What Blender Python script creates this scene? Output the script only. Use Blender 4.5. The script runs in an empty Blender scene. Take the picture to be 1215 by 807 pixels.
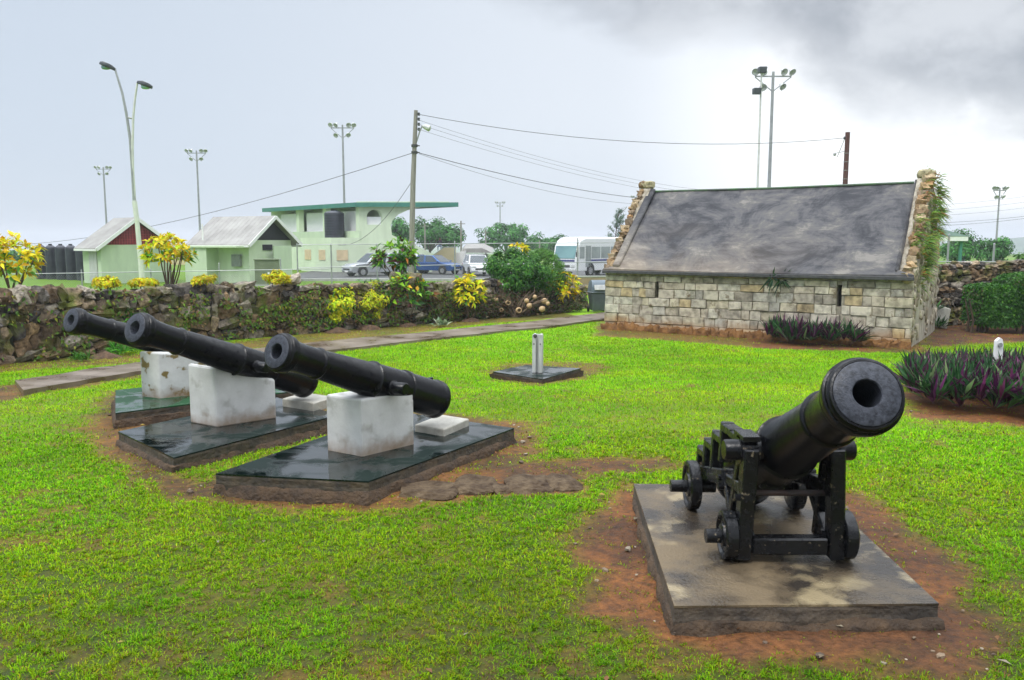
import bpy, math, random
import numpy as np
from mathutils import Vector, Matrix, noise as mnoise

S = bpy.context.scene
COL = S.collection
PI = math.pi
RNG = np.random.default_rng(7)
random.seed(7)

# ------------------------------------------------------------------ camera model (used to read positions off the photograph)
CAMZ = 2.0
F = 980.0
PITCH = math.atan(118.5 / F)
CP, SP = math.cos(PITCH), math.sin(PITCH)

def ray(px, py):
    a = (px - 607.5) / F
    b = (403.5 - py) / F
    return Vector((a, CP + b * SP, -SP + b * CP))

def at(px, py, Y):
    d = ray(px, py)
    return Vector((0, 0, CAMZ)) + d * (Y / d.y)

def on_z(px, py, z):
    d = ray(px, py)
    return Vector((0, 0, CAMZ)) + d * ((z - CAMZ) / d.z)

# ------------------------------------------------------------------ numeric noise
def _h(i, j, s):
    v = np.sin(i * 127.1 + j * 311.7 + s * 74.7) * 43758.5453
    return v - np.floor(v)

def vn(x, y, s=0):
    xi, yi = np.floor(x), np.floor(y)
    fx, fy = x - xi, y - yi
    fx = fx * fx * (3 - 2 * fx); fy = fy * fy * (3 - 2 * fy)
    a, b = _h(xi, yi, s), _h(xi + 1, yi, s)
    c, d = _h(xi, yi + 1, s), _h(xi + 1, yi + 1, s)
    return (a * (1 - fx) + b * fx) * (1 - fy) + (c * (1 - fx) + d * fx) * fy

def fbm(x, y, s=0, o=4):
    t = 0; a = .5; n = 0
    for k in range(o):
        t = t + a * vn(x * 2 ** k, y * 2 ** k, s + k); n += a; a *= .5
    return t / n

def sstep(a, b, x):
    t = np.clip((x - a) / (b - a), 0, 1)
    return t * t * (3 - 2 * t)

# ------------------------------------------------------------------ terrain
def base_z(x, y):
    return -0.65 * sstep(7.5, 20.0, y) - .015 * np.clip(y - 88, 0, 1400)

def ground0(px, py):
    d = ray(px, py); t = 1.0
    lo, hi = 0.5, 400.0
    for _ in range(60):
        m = (lo + hi) / 2
        p = Vector((0, 0, CAMZ)) + d * m
        if p.z > float(base_z(p.x, p.y)): lo = m
        else: hi = m
    return Vector((0, 0, CAMZ)) + d * lo

WALL_PX = [(-150, 452), (0, 432), (100, 421), (200, 410), (290, 402), (370, 395), (470, 387), (560, 379), (640, 371), (694, 366)]
WALL = [ground0(*p) for p in WALL_PX]
WALL_TOP = [.95, .90, .86, .80, .72, .72, .72, .70, .45, .15]

def wall_param(x, y):
    """signed distance behind the wall line (positive behind) and the height of the wall there"""
    x = np.asarray(x, float); y = np.asarray(y, float)
    best = np.full(x.shape, 1e9); sg = np.zeros(x.shape); top = np.zeros(x.shape); end = np.zeros(x.shape)
    n = len(WALL)
    for i in range(n - 1):
        a, b = WALL[i], WALL[i + 1]
        ex, ey = b.x - a.x, b.y - a.y
        l2 = ex * ex + ey * ey
        t = ((x - a.x) * ex + (y - a.y) * ey) / l2
        tc = np.clip(t, 0, 1)
        dx, dy = x - a.x - tc * ex, y - a.y - tc * ey
        d = np.hypot(dx, dy)
        s = np.where(ex * (y - a.y) - ey * (x - a.x) > 0, 1, -1)
        m = d < best
        best = np.where(m, d, best); sg = np.where(m, s, sg)
        top = np.where(m, WALL_TOP[i] * (1 - tc) + WALL_TOP[i + 1] * tc, top)
        if i == n - 2: end = np.where(m, np.clip(t - 1, 0, None), np.where(m, 0, end))
    return best * sg, top, end

def terrain(x, y):
    x = np.asarray(x, float); y = np.asarray(y, float)
    z = base_z(x, y)
    d, top, end = wall_param(x, y)
    berm = (top - .22) + .65
    up = sstep(.12, .3, d) * (1 - sstep(2.2, 9.0, d)) * (1 - sstep(0, .15, end))
    z = z + berm * up
    near = 1 - sstep(18, 40, y)
    z = z + (fbm(x * .6, y * .6, 3) - .5) * .07 * near
    return z

def tz(x, y): return float(terrain(np.array([x]), np.array([y]))[0])

def ground(px, py):
    p = ground0(px, py)
    return Vector((p.x, p.y, tz(p.x, p.y)))

# ------------------------------------------------------------------ materials
def nodes(m):
    m.use_nodes = True
    nt = m.node_tree
    for n in list(nt.nodes): nt.nodes.remove(n)
    return nt, nt.nodes, nt.links

def mat(name, col, col2=None, rough=.6, rough2=None, scale=4.0, detail=6, distort=0.0, bump=0.0, bscale=30.0, attr=False,
        metal=0.0, lo=.35, hi=.65, spec=.5, translucent=0.0, spots=None, spot_scale=12, spot_lo=.62, spot_hi=.7, vec='Object', stretch=None, var=.25, bdist=.02, spec2=None, foot=None):
    m = bpy.data.materials.new(name)
    nt, N, L = nodes(m)
    out = N.new('ShaderNodeOutputMaterial'); b = N.new('ShaderNodeBsdfPrincipled')
    L.new(b.outputs[0], out.inputs[0])
    tc = N.new('ShaderNodeTexCoord'); src = tc.outputs[vec]
    if stretch:
        mp = N.new('ShaderNodeMapping'); mp.inputs['Scale'].default_value = stretch
        L.new(src, mp.inputs[0]); src = mp.outputs[0]
    n1 = N.new('ShaderNodeTexNoise'); n1.inputs['Scale'].default_value = scale; n1.inputs['Detail'].default_value = detail
    n1.inputs['Distortion'].default_value = distort; n1.inputs['Roughness'].default_value = .6
    L.new(src, n1.inputs[0])
    mr = N.new('ShaderNodeMapRange'); mr.inputs[1].default_value = lo; mr.inputs[2].default_value = hi
    L.new(n1.outputs[0], mr.inputs[0])
    mix = N.new('ShaderNodeMix'); mix.data_type = 'RGBA'
    L.new(mr.outputs[0], mix.inputs[0])
    c2 = col2 if col2 else tuple(c * (1 - var) for c in col)
    mix.inputs[6].default_value = (*col, 1); mix.inputs[7].default_value = (*c2, 1)
    cur = mix.outputs[2]
    if attr:
        at_ = N.new('ShaderNodeAttribute'); at_.attribute_name = 'Col'
        mu = N.new('ShaderNodeMix'); mu.data_type = 'RGBA'; mu.blend_type = 'MULTIPLY'; mu.inputs[0].default_value = 1
        L.new(at_.outputs[0], mu.inputs[6]); L.new(cur, mu.inputs[7]); cur = mu.outputs[2]
    if spots:
        n2 = N.new('ShaderNodeTexNoise'); n2.inputs['Scale'].default_value = spot_scale; n2.inputs['Detail'].default_value = 5
        L.new(src, n2.inputs[0])
        m2 = N.new('ShaderNodeMapRange'); m2.inputs[1].default_value = spot_lo; m2.inputs[2].default_value = spot_hi
        L.new(n2.outputs[0], m2.inputs[0])
        mx = N.new('ShaderNodeMix'); mx.data_type = 'RGBA'; L.new(m2.outputs[0], mx.inputs[0])
        L.new(cur, mx.inputs[6]); mx.inputs[7].default_value = (*spots, 1); cur = mx.outputs[2]
    if foot:                                    # mud splashed up from the ground: (colour, height)
        sp = N.new('ShaderNodeSeparateXYZ'); L.new(tc.outputs['Object'], sp.inputs[0])
        n5 = N.new('ShaderNodeTexNoise'); n5.inputs['Scale'].default_value = 9; n5.inputs['Detail'].default_value = 8; L.new(tc.outputs['Object'], n5.inputs[0])
        ma = N.new('ShaderNodeMath'); ma.operation = 'MULTIPLY_ADD'; ma.inputs[1].default_value = -foot[1] * 2.2; L.new(n5.outputs[0], ma.inputs[0]); L.new(sp.outputs[2], ma.inputs[2])
        m5 = N.new('ShaderNodeMapRange'); m5.inputs[1].default_value = -foot[1] * .9; m5.inputs[2].default_value = foot[1] * .35; m5.inputs[3].default_value = .75; m5.inputs[4].default_value = 0; L.new(ma.outputs[0], m5.inputs[0])
        x5 = N.new('ShaderNodeMix'); x5.data_type = 'RGBA'; L.new(m5.outputs[0], x5.inputs[0]); L.new(cur, x5.inputs[6]); x5.inputs[7].default_value = (*foot[0], 1); cur = x5.outputs[2]
    L.new(cur, b.inputs['Base Color'])
    b.inputs['Metallic'].default_value = metal
    b.inputs['Specular IOR Level'].default_value = spec
    if rough2 is None: b.inputs['Roughness'].default_value = rough
    else:
        r = N.new('ShaderNodeMapRange'); r.inputs[1].default_value = lo; r.inputs[2].default_value = hi
        r.inputs[3].default_value = rough; r.inputs[4].default_value = rough2
        L.new(n1.outputs[0], r.inputs[0]); L.new(r.outputs[0], b.inputs['Roughness'])
    if spec2 is not None:
        r2 = N.new('ShaderNodeMapRange'); r2.inputs[1].default_value = lo; r2.inputs[2].default_value = hi
        r2.inputs[3].default_value = spec; r2.inputs[4].default_value = spec2
        L.new(n1.outputs[0], r2.inputs[0]); L.new(r2.outputs[0], b.inputs['Specular IOR Level'])
    if bump:
        nb = N.new('ShaderNodeTexNoise'); nb.inputs['Scale'].default_value = bscale; nb.inputs['Detail'].default_value = 5
        L.new(src, nb.inputs[0])
        bp = N.new('ShaderNodeBump'); bp.inputs['Strength'].default_value = min(1, bump); bp.inputs['Distance'].default_value = bdist * max(1, bump)
        L.new(nb.outputs[0], bp.inputs['Height']); L.new(bp.outputs[0], b.inputs['Normal'])
    if translucent:
        tr = N.new('ShaderNodeBsdfTranslucent'); L.new(cur, tr.inputs[0])
        ms = N.new('ShaderNodeMixShader'); ms.inputs[0].default_value = translucent
        L.new(b.outputs[0], ms.inputs[1]); L.new(tr.outputs[0], ms.inputs[2]); L.new(ms.outputs[0], out.inputs[0])
    return m

W1 = (1, 1, 1)
MT = {}
MT['leaf'] = mat('leaf_surface', W1, (.75, .75, .75), rough=.42, spec=.2, scale=6, attr=True, translucent=.3)
MT['blade'] = mat('grass_blades', W1, (.8, .8, .8), rough=.5, spec=.08, scale=2, attr=True, translucent=.35)
MT['ground'] = mat('ground_surface', (1.5, 1.45, 1.4), (.42, .42, .42), rough=.95, rough2=.5, scale=17, detail=12, attr=True, bump=1.2, bscale=38, lo=.3, hi=.7, spec=.2)
MT['stone'] = mat('rubble_stone', (1.45, 1.4, 1.35), (.35, .34, .33), rough=.8, scale=9, detail=10, attr=True, bump=1.6, bscale=20, spots=(.10, .115, .02), spot_scale=1.7, spot_lo=.52, spot_hi=.68, vec='Object', spec=.2)
MT['core'] = mat('wall_core', (.05, .038, .026), (.03, .045, .012), rough=.95, scale=3, bump=1.0, bscale=15)
MT['iron'] = mat('black_paint_iron', (.0012, .0014, .0018), (.005, .0054, .007), rough=.07, rough2=.24, scale=22, detail=11, bump=.5, bscale=110, spec=.34, spec2=.14, bdist=.0035)
MT['iron_worn'] = mat('worn_black_iron', (.003, .0033, .004), (.009, .0095, .011), rough=.14, rough2=.34, scale=16, detail=10, bump=.5, bscale=80, bdist=.004, spec=.4, spec2=.2, spots=(.16, .13, .09), spot_scale=30, spot_lo=.66, spot_hi=.7)
MT['face'] = mat('muzzle_face_iron_skylit', (.012, .014, .019), (.05, .055, .07), rough=.34, spec=.3, scale=45, detail=9, bump=.6, bscale=120, bdist=.004)  # scratched iron, paler than the barrel: skylight on the face painted into its colour
MT['rust'] = mat('rusty_rod', (.05, .025, .018), (.02, .018, .018), rough=.7, scale=20)
MT['whiteblock'] = mat('whitewash', (.56, .56, .545), (.42, .42, .405), rough=.6, scale=3.5, detail=10, bump=.3, bscale=45, bdist=.008, foot=((.19, .12, .06), .11), spots=(.27, .26, .23), spot_scale=6, spot_lo=.58, spot_hi=.75)
MT['whiteworn'] = mat('flaking_whitewash', (.56, .56, .545), (.42, .42, .405), rough=.6, scale=3.5, detail=10, bump=.3, bscale=45, bdist=.008, foot=((.19, .12, .06), .11), spots=(.17, .12, .035), spot_scale=6.5, spot_lo=.575, spot_hi=.63)
MT['wetslab'] = mat('wet_green_slab', (.0025, .006, .0055), (.005, .014, .011), rough=.015, rough2=.45, scale=2.0, detail=8, distort=.9, bump=.1, bscale=6, spec=.55, spec2=.13, lo=.43, hi=.57)
MT['slabside'] = mat('slab_side', (.03, .026, .02), (.075, .055, .032), rough=.8, scale=9, bump=.9, bscale=25)
MT['concrete'] = mat('stained_concrete', (.15, .112, .066), (.03, .024, .019), rough=.55, rough2=.12, spec=.25, spec2=.5, scale=2.1, detail=11, distort=.3, bump=.35, bscale=60, lo=.37, hi=.58, spots=(.27, .215, .125), spot_scale=3.4, spot_lo=.56, spot_hi=.68)
MT['concside'] = mat('slab_edge_concrete', (.10, .075, .05), (.035, .028, .022), rough=.8, scale=6, bump=.8, bscale=30)
MT['wetslab_moss'] = mat('wet_mossy_slab', (.004, .03, .012), (.012, .06, .022), rough=.03, rough2=.45, scale=2.4, detail=8, distort=.9, bump=.1, bscale=6, spec=.5, spec2=.1, lo=.44, hi=.55)
MT['pad'] = mat('pad_concrete', (.45, .43, .37), (.33, .31, .26), rough=.6, scale=8, bump=.4, bscale=40)
MT['path'] = mat('wet_path', (.19, .15, .115), (.085, .055, .033), rough=.45, rough2=.22, scale=1.3, detail=8, bump=.3, bscale=30, lo=.4, hi=.65)
MT['kerbstone'] = mat('kerb_stone', (.12, .085, .05), (.04, .024, .013), rough=.85, scale=11, detail=10, bump=1.4, bscale=24, spec=.2)
MT['ashlar'] = None
MT['roof'] = None
MT['gable'] = mat('gable_render', (.44, .4, .32), (.2, .17, .125), rough=.85, scale=3, stretch=(3, 3, .6), bump=1.0, bscale=10, lo=.38, hi=.62)
MT['coping'] = mat('coping_stone', (1.15, 1.1, 1.05), (.6, .58, .55), rough=.85, scale=9, attr=True, bump=1.0, bscale=25)
MT['flash'] = mat('grey_fillet', (.2, .2, .21), (.12, .12, .13), rough=.7, scale=5, bump=.5, bscale=20)
MT['dark'] = mat('dark_edge', (.03, .03, .033), (.06, .06, .06), rough=.7, scale=8, bump=.3)
MT['mint'] = mat('mint_paint', (.52, .62, .44), (.44, .53, .38), rough=.7, scale=1.0, detail=10, stretch=(1.6, 1.6, .5), spec=.25)
MT['mintlight'] = mat('pale_mint_paint', (.6, .69, .51), (.52, .6, .44), rough=.7, scale=1.0, detail=10, stretch=(1.6, 1.6, .5), spec=.25)
MT['tealroof'] = mat('teal_fascia', (.045, .2, .15), (.035, .16, .125), rough=.5, scale=2)
MT['greyroof'] = mat('grey_sheet_roof', (.34, .33, .31), (.24, .23, .215), rough=.6, spec=.25, detail=9, scale=1, stretch=(1, 1, 1))
MT['trim'] = mat('white_trim', (.75, .75, .74), rough=.5, var=.1)
MT['red'] = mat('red_boards', (.22, .02, .03), (.16, .015, .02), rough=.6, scale=8)
MT['pole'] = mat('grey_steel_pole', (.34, .35, .36), (.26, .27, .28), rough=.45, scale=3, metal=.3)
MT['lightpole'] = mat('pale_steel_pole', (.6, .6, .58), (.5, .5, .49), rough=.5, scale=3)
MT['woodpole'] = mat('weathered_pole', (.27, .25, .23), (.17, .155, .14), rough=.8, scale=3, stretch=(8, 8, .5))
MT['redpole'] = mat('brown_wood_pole', (.1, .035, .03), (.06, .022, .02), rough=.8, scale=3, stretch=(8, 8, .5))
MT['lamp'] = mat('lamp_housing', (.05, .06, .07), (.04, .045, .05), rough=.4)
MT['lampwhite'] = mat('floodlight_reflector', (.62, .63, .62), (.35, .36, .36), rough=.35, scale=6)
MT['wire'] = mat('cable', (.05, .05, .055), rough=.6)
MT['galv'] = mat('galvanised_wire', (.35, .36, .36), rough=.5, metal=.4)
MT['tank'] = mat('black_tank', (.025, .03, .042), (.018, .02, .03), rough=.35, scale=3)
MT['binbody'] = mat('grey_bin_plastic', (.085, .105, .12), rough=.45)
MT['binlid'] = mat('grey_bin_lid', (.12, .16, .19), rough=.35)
MT['tyre'] = mat('tyre_rubber', (.02, .02, .02), rough=.8)
MT['rim'] = mat('alloy_rim', (.5, .5, .52), rough=.3, metal=.7)
MT['glass'] = mat('dark_window_glass', (.03, .045, .055), rough=.06, spec=.8)
MT['busglass'] = mat('pale_window_glass', (.33, .36, .37), (.2, .22, .23), rough=.12, spec=.6, scale=.8)
MT['screenglass'] = mat('windscreen_glass', (.16, .3, .31), (.1, .2, .22), rough=.08, spec=.7, scale=.8)
MT['silver'] = mat('silver_paint', (.5, .52, .55), rough=.25, metal=.45, var=.05)
MT['blue'] = mat('blue_paint', (.03, .1, .3), rough=.22, metal=.35, var=.05)
MT['white'] = mat('white_paint', (.74, .75, .76), rough=.3, var=.05)
MT['bluestripe'] = mat('blue_stripe_paint', (.03, .03, .2), rough=.3)
MT['redlight'] = mat('red_lens', (.4, .02, .02), rough=.2)
MT['headlight'] = mat('clear_lens', (.6, .62, .62), rough=.1)
MT['cream'] = mat('cream_paint', (.62, .53, .3), (.56, .48, .27), rough=.7, scale=1)
MT['peach'] = mat('peach_shutter', (.66, .52, .32), rough=.6)
MT['louvre'] = mat('white_louvre', (.8, .8, .81), (.74, .75, .76), rough=.5)
MT['shade'] = mat('dark_opening', (.02, .022, .026), rough=.8)
MT['cabinet'] = mat('green_cabinet', (.16, .19, .12), (.12, .145, .09), rough=.5, scale=3)
MT['grey'] = mat('grey_box_paint', (.27, .29, .28), rough=.5)
MT['postgrey'] = mat('grey_post_paint', (.5, .51, .5), (.38, .385, .37), rough=.5, scale=9, stretch=(1, 1, .3))
MT['bark'] = mat('bark', (.11, .075, .045), (.06, .042, .027), rough=.9, scale=9, bump=.8, bscale=30, stretch=(1, 1, .25))
MT['twig'] = mat('dry_twig', (.17, .12, .075), (.09, .06, .04), rough=.9, scale=9)
MT['clay'] = mat('pale_clay', (.5, .36, .2), (.4, .27, .13), rough=.75, scale=8, bump=.4)
MT['asphalt'] = mat('asphalt', (.075, .075, .075), (.055, .055, .055), rough=.6, scale=2, bump=.3, bscale=60)
MT['kerb'] = mat('kerb_concrete', (.4, .4, .37), (.3, .3, .28), rough=.7, scale=3)
MT['hill'] = mat('hill_vegetation', (.10, .15, .10), (.06, .10, .07), rough=.95, scale=.03, bump=1, bscale=.05)
MT['soilmound'] = mat('soil_mound', (.12, .066, .03), (.05, .027, .014), rough=.85, scale=14, bump=1, bscale=40)
MT['footing'] = mat('soil_caked_mortar', (.085, .05, .024), (.035, .022, .013), rough=.85, scale=8, detail=10, bump=1.2, bscale=35)
MT['skin'] = mat('skin', (.16, .08, .05), rough=.6)
MT['cloth'] = mat('dark_cloth', (.05, .035, .05), rough=.8)
MT['jean'] = mat('blue_grey_cloth', (.2, .25, .33), rough=.8)
MT['hair'] = mat('black_hair', (.01, .009, .008), rough=.7)

def house_materials():
    # ashlar: per block colour, pits, and a soil splash band at the foot
    m = bpy.data.materials.new('coral_stone_blocks'); nt, N, L = nodes(m)
    out = N.new('ShaderNodeOutputMaterial'); b = N.new('ShaderNodeBsdfPrincipled'); L.new(b.outputs[0], out.inputs[0])
    b.inputs['Roughness'].default_value = .85; b.inputs['Specular IOR Level'].default_value = .2
    geo = N.new('ShaderNodeNewGeometry'); a = N.new('ShaderNodeAttribute'); a.attribute_name = 'Col'
    n1 = N.new('ShaderNodeTexNoise'); n1.inputs['Scale'].default_value = 6; n1.inputs['Detail'].default_value = 8; L.new(geo.outputs['Position'], n1.inputs[0])
    mr = N.new('ShaderNodeMapRange'); mr.inputs[1].default_value = .34; mr.inputs[2].default_value = .6; mr.inputs[3].default_value = .52; mr.inputs[4].default_value = 1.05
    L.new(n1.outputs[0], mr.inputs[0])
    mu = N.new('ShaderNodeMix'); mu.data_type = 'RGBA'; mu.blend_type = 'MULTIPLY'; mu.inputs[0].default_value = 1
    L.new(a.outputs[0], mu.inputs[6]); L.new(mr.outputs[0], mu.inputs[7])
    # pits
    n2 = N.new('ShaderNodeTexNoise'); n2.inputs['Scale'].default_value = 3.2; n2.inputs['Detail'].default_value = 10; n2.inputs['Roughness'].default_value = .75
    L.new(geo.outputs['Position'], n2.inputs[0])
    p = N.new('ShaderNodeMapRange'); p.inputs[1].default_value = .56; p.inputs[2].default_value = .66; L.new(n2.outputs[0], p.inputs[0])
    mx = N.new('ShaderNodeMix'); mx.data_type = 'RGBA'; L.new(p.outputs[0], mx.inputs[0]); L.new(mu.outputs[2], mx.inputs[6]); mx.inputs[7].default_value = (.15, .115, .07, 1)
    # soil splash
    sep = N.new('ShaderNodeSeparateXYZ'); L.new(geo.outputs['Position'], sep.inputs[0])
    n3 = N.new('ShaderNodeTexNoise'); n3.inputs['Scale'].default_value = 1.6; n3.inputs['Detail'].default_value = 6; L.new(geo.outputs['Position'], n3.inputs[0])
    ad = N.new('ShaderNodeMath'); ad.operation = 'MULTIPLY_ADD'; ad.inputs[1].default_value = -.55; L.new(n3.outputs[0], ad.inputs[0]); L.new(sep.outputs[2], ad.inputs[2])
    s = N.new('ShaderNodeMapRange'); s.inputs[1].default_value = -.86; s.inputs[2].default_value = -.52; s.inputs[3].default_value = .85; s.inputs[4].default_value = 0; L.new(ad.outputs[0], s.inputs[0])
    ms = N.new('ShaderNodeMix'); ms.data_type = 'RGBA'; L.new(s.outputs[0], ms.inputs[0]); L.new(mx.outputs[2], ms.inputs[6]); ms.inputs[7].default_value = (.34, .16, .045, 1)
    L.new(ms.outputs[2], b.inputs['Base Color'])
    bp = N.new('ShaderNodeBump'); bp.inputs['Strength'].default_value = 1; bp.inputs['Distance'].default_value = .035
    L.new(n2.outputs[0], bp.inputs['Height']); L.new(bp.outputs[0], b.inputs['Normal'])
    MT['ashlar'] = m
    # roof: trowelled, weathered tar wash
    m = bpy.data.materials.new('weathered_roof_coating'); nt, N, L = nodes(m)
    out = N.new('ShaderNodeOutputMaterial'); b = N.new('ShaderNodeBsdfPrincipled'); L.new(b.outputs[0], out.inputs[0])
    geo = N.new('ShaderNodeNewGeometry')
    mp = N.new('ShaderNodeMapping'); mp.inputs['Scale'].default_value = (.75, .75, .95); L.new(geo.outputs['Position'], mp.inputs[0])
    n1 = N.new('ShaderNodeTexNoise'); n1.inputs['Scale'].default_value = 1.0; n1.inputs['Detail'].default_value = 14; n1.inputs['Roughness'].default_value = .72; n1.inputs['Distortion'].default_value = .75
    L.new(mp.outputs[0], n1.inputs[0])
    mp2 = N.new('ShaderNodeMapping'); mp2.inputs['Scale'].default_value = (.5, .5, 2.2); mp2.inputs['Rotation'].default_value = (0, .35, 0); L.new(geo.outputs['Position'], mp2.inputs[0])
    ns = N.new('ShaderNodeTexNoise'); ns.inputs['Scale'].default_value = 2.2; ns.inputs['Detail'].default_value = 10; ns.inputs['Roughness'].default_value = .7; ns.inputs['Distortion'].default_value = .9; L.new(mp2.outputs[0], ns.inputs[0])
    av = N.new('ShaderNodeMath'); av.operation = 'MULTIPLY_ADD'; av.inputs[1].default_value = .32; L.new(ns.outputs[0], av.inputs[0])
    sc_ = N.new('ShaderNodeMath'); sc_.operation = 'MULTIPLY'; sc_.inputs[1].default_value = .68; L.new(n1.outputs[0], sc_.inputs[0]); L.new(sc_.outputs[0], av.inputs[2])
    cr = N.new('ShaderNodeValToRGB'); e = cr.color_ramp.elements
    e[0].position = .405; e[0].color = (.022, .023, .028, 1); e[1].position = .60; e[1].color = (.175, .162, .145, 1)
    k = e.new(.46); k.color = (.045, .045, .05, 1); k = e.new(.505); k.color = (.078, .076, .08, 1); k = e.new(.55); k.color = (.1, .095, .09, 1)
    L.new(av.outputs[0], cr.inputs[0])
    sep = N.new('ShaderNodeSeparateXYZ'); L.new(geo.outputs['Position'], sep.inputs[0])
    n4 = N.new('ShaderNodeTexNoise'); n4.inputs['Scale'].default_value = .6; n4.inputs['Detail'].default_value = 5; L.new(geo.outputs['Position'], n4.inputs[0])
    mz = N.new('ShaderNodeMapRange'); mz.inputs[1].default_value = 1.2; mz.inputs[2].default_value = 2.6; mz.inputs[3].default_value = .85; mz.inputs[4].default_value = 0; L.new(sep.outputs[2], mz.inputs[0])
    mxx = N.new('ShaderNodeMapRange'); mxx.inputs[1].default_value = 9.0; mxx.inputs[2].default_value = 4.0; L.new(sep.outputs[0], mxx.inputs[0])
    m1 = N.new('ShaderNodeMath'); m1.operation = 'MULTIPLY'; L.new(mz.outputs[0], m1.inputs[0]); L.new(mxx.outputs[0], m1.inputs[1])
    m2 = N.new('ShaderNodeMath'); m2.operation = 'MULTIPLY'; L.new(m1.outputs[0], m2.inputs[0])
    r4 = N.new('ShaderNodeMapRange'); r4.inputs[1].default_value = .35; r4.inputs[2].default_value = .6; L.new(n4.outputs[0], r4.inputs[0]); L.new(r4.outputs[0], m2.inputs[1])
    mb = N.new('ShaderNodeMix'); mb.data_type = 'RGBA'; L.new(m2.outputs[0], mb.inputs[0]); L.new(cr.outputs[0], mb.inputs[6])
    mb2 = N.new('ShaderNodeMix'); mb2.data_type = 'RGBA'; mb2.blend_type = 'ADD'; mb2.inputs[0].default_value = 1; L.new(cr.outputs[0], mb2.inputs[6]); mb2.inputs[7].default_value = (.12, .085, .045, 1)
    L.new(mb2.outputs[2], mb.inputs[7]); L.new(mb.outputs[2], b.inputs['Base Color'])
    b.inputs['Roughness'].default_value = .6; b.inputs['Specular IOR Level'].default_value = .22
    bp = N.new('ShaderNodeBump'); bp.inputs['Strength'].default_value = .6; bp.inputs['Distance'].default_value = .04
    L.new(n1.outputs[0], bp.inputs['Height']); L.new(bp.outputs[0], b.inputs['Normal'])
    MT['roof'] = m
house_materials()

# ------------------------------------------------------------------ things, parts, meshes
def tag(o, label, cat, group=None, kind=None):
    o['label'] = label; o['category'] = cat
    if group: o['group'] = group
    if kind: o['kind'] = kind
    return o

def thing(name, label, cat, loc=(0, 0, 0), rz=0.0, group=None):
    o = bpy.data.objects.new(name, None); COL.objects.link(o)
    o.empty_display_size = .2
    o.location = loc; o.rotation_euler = (0, 0, rz)
    return tag(o, label, cat, group)

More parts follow.
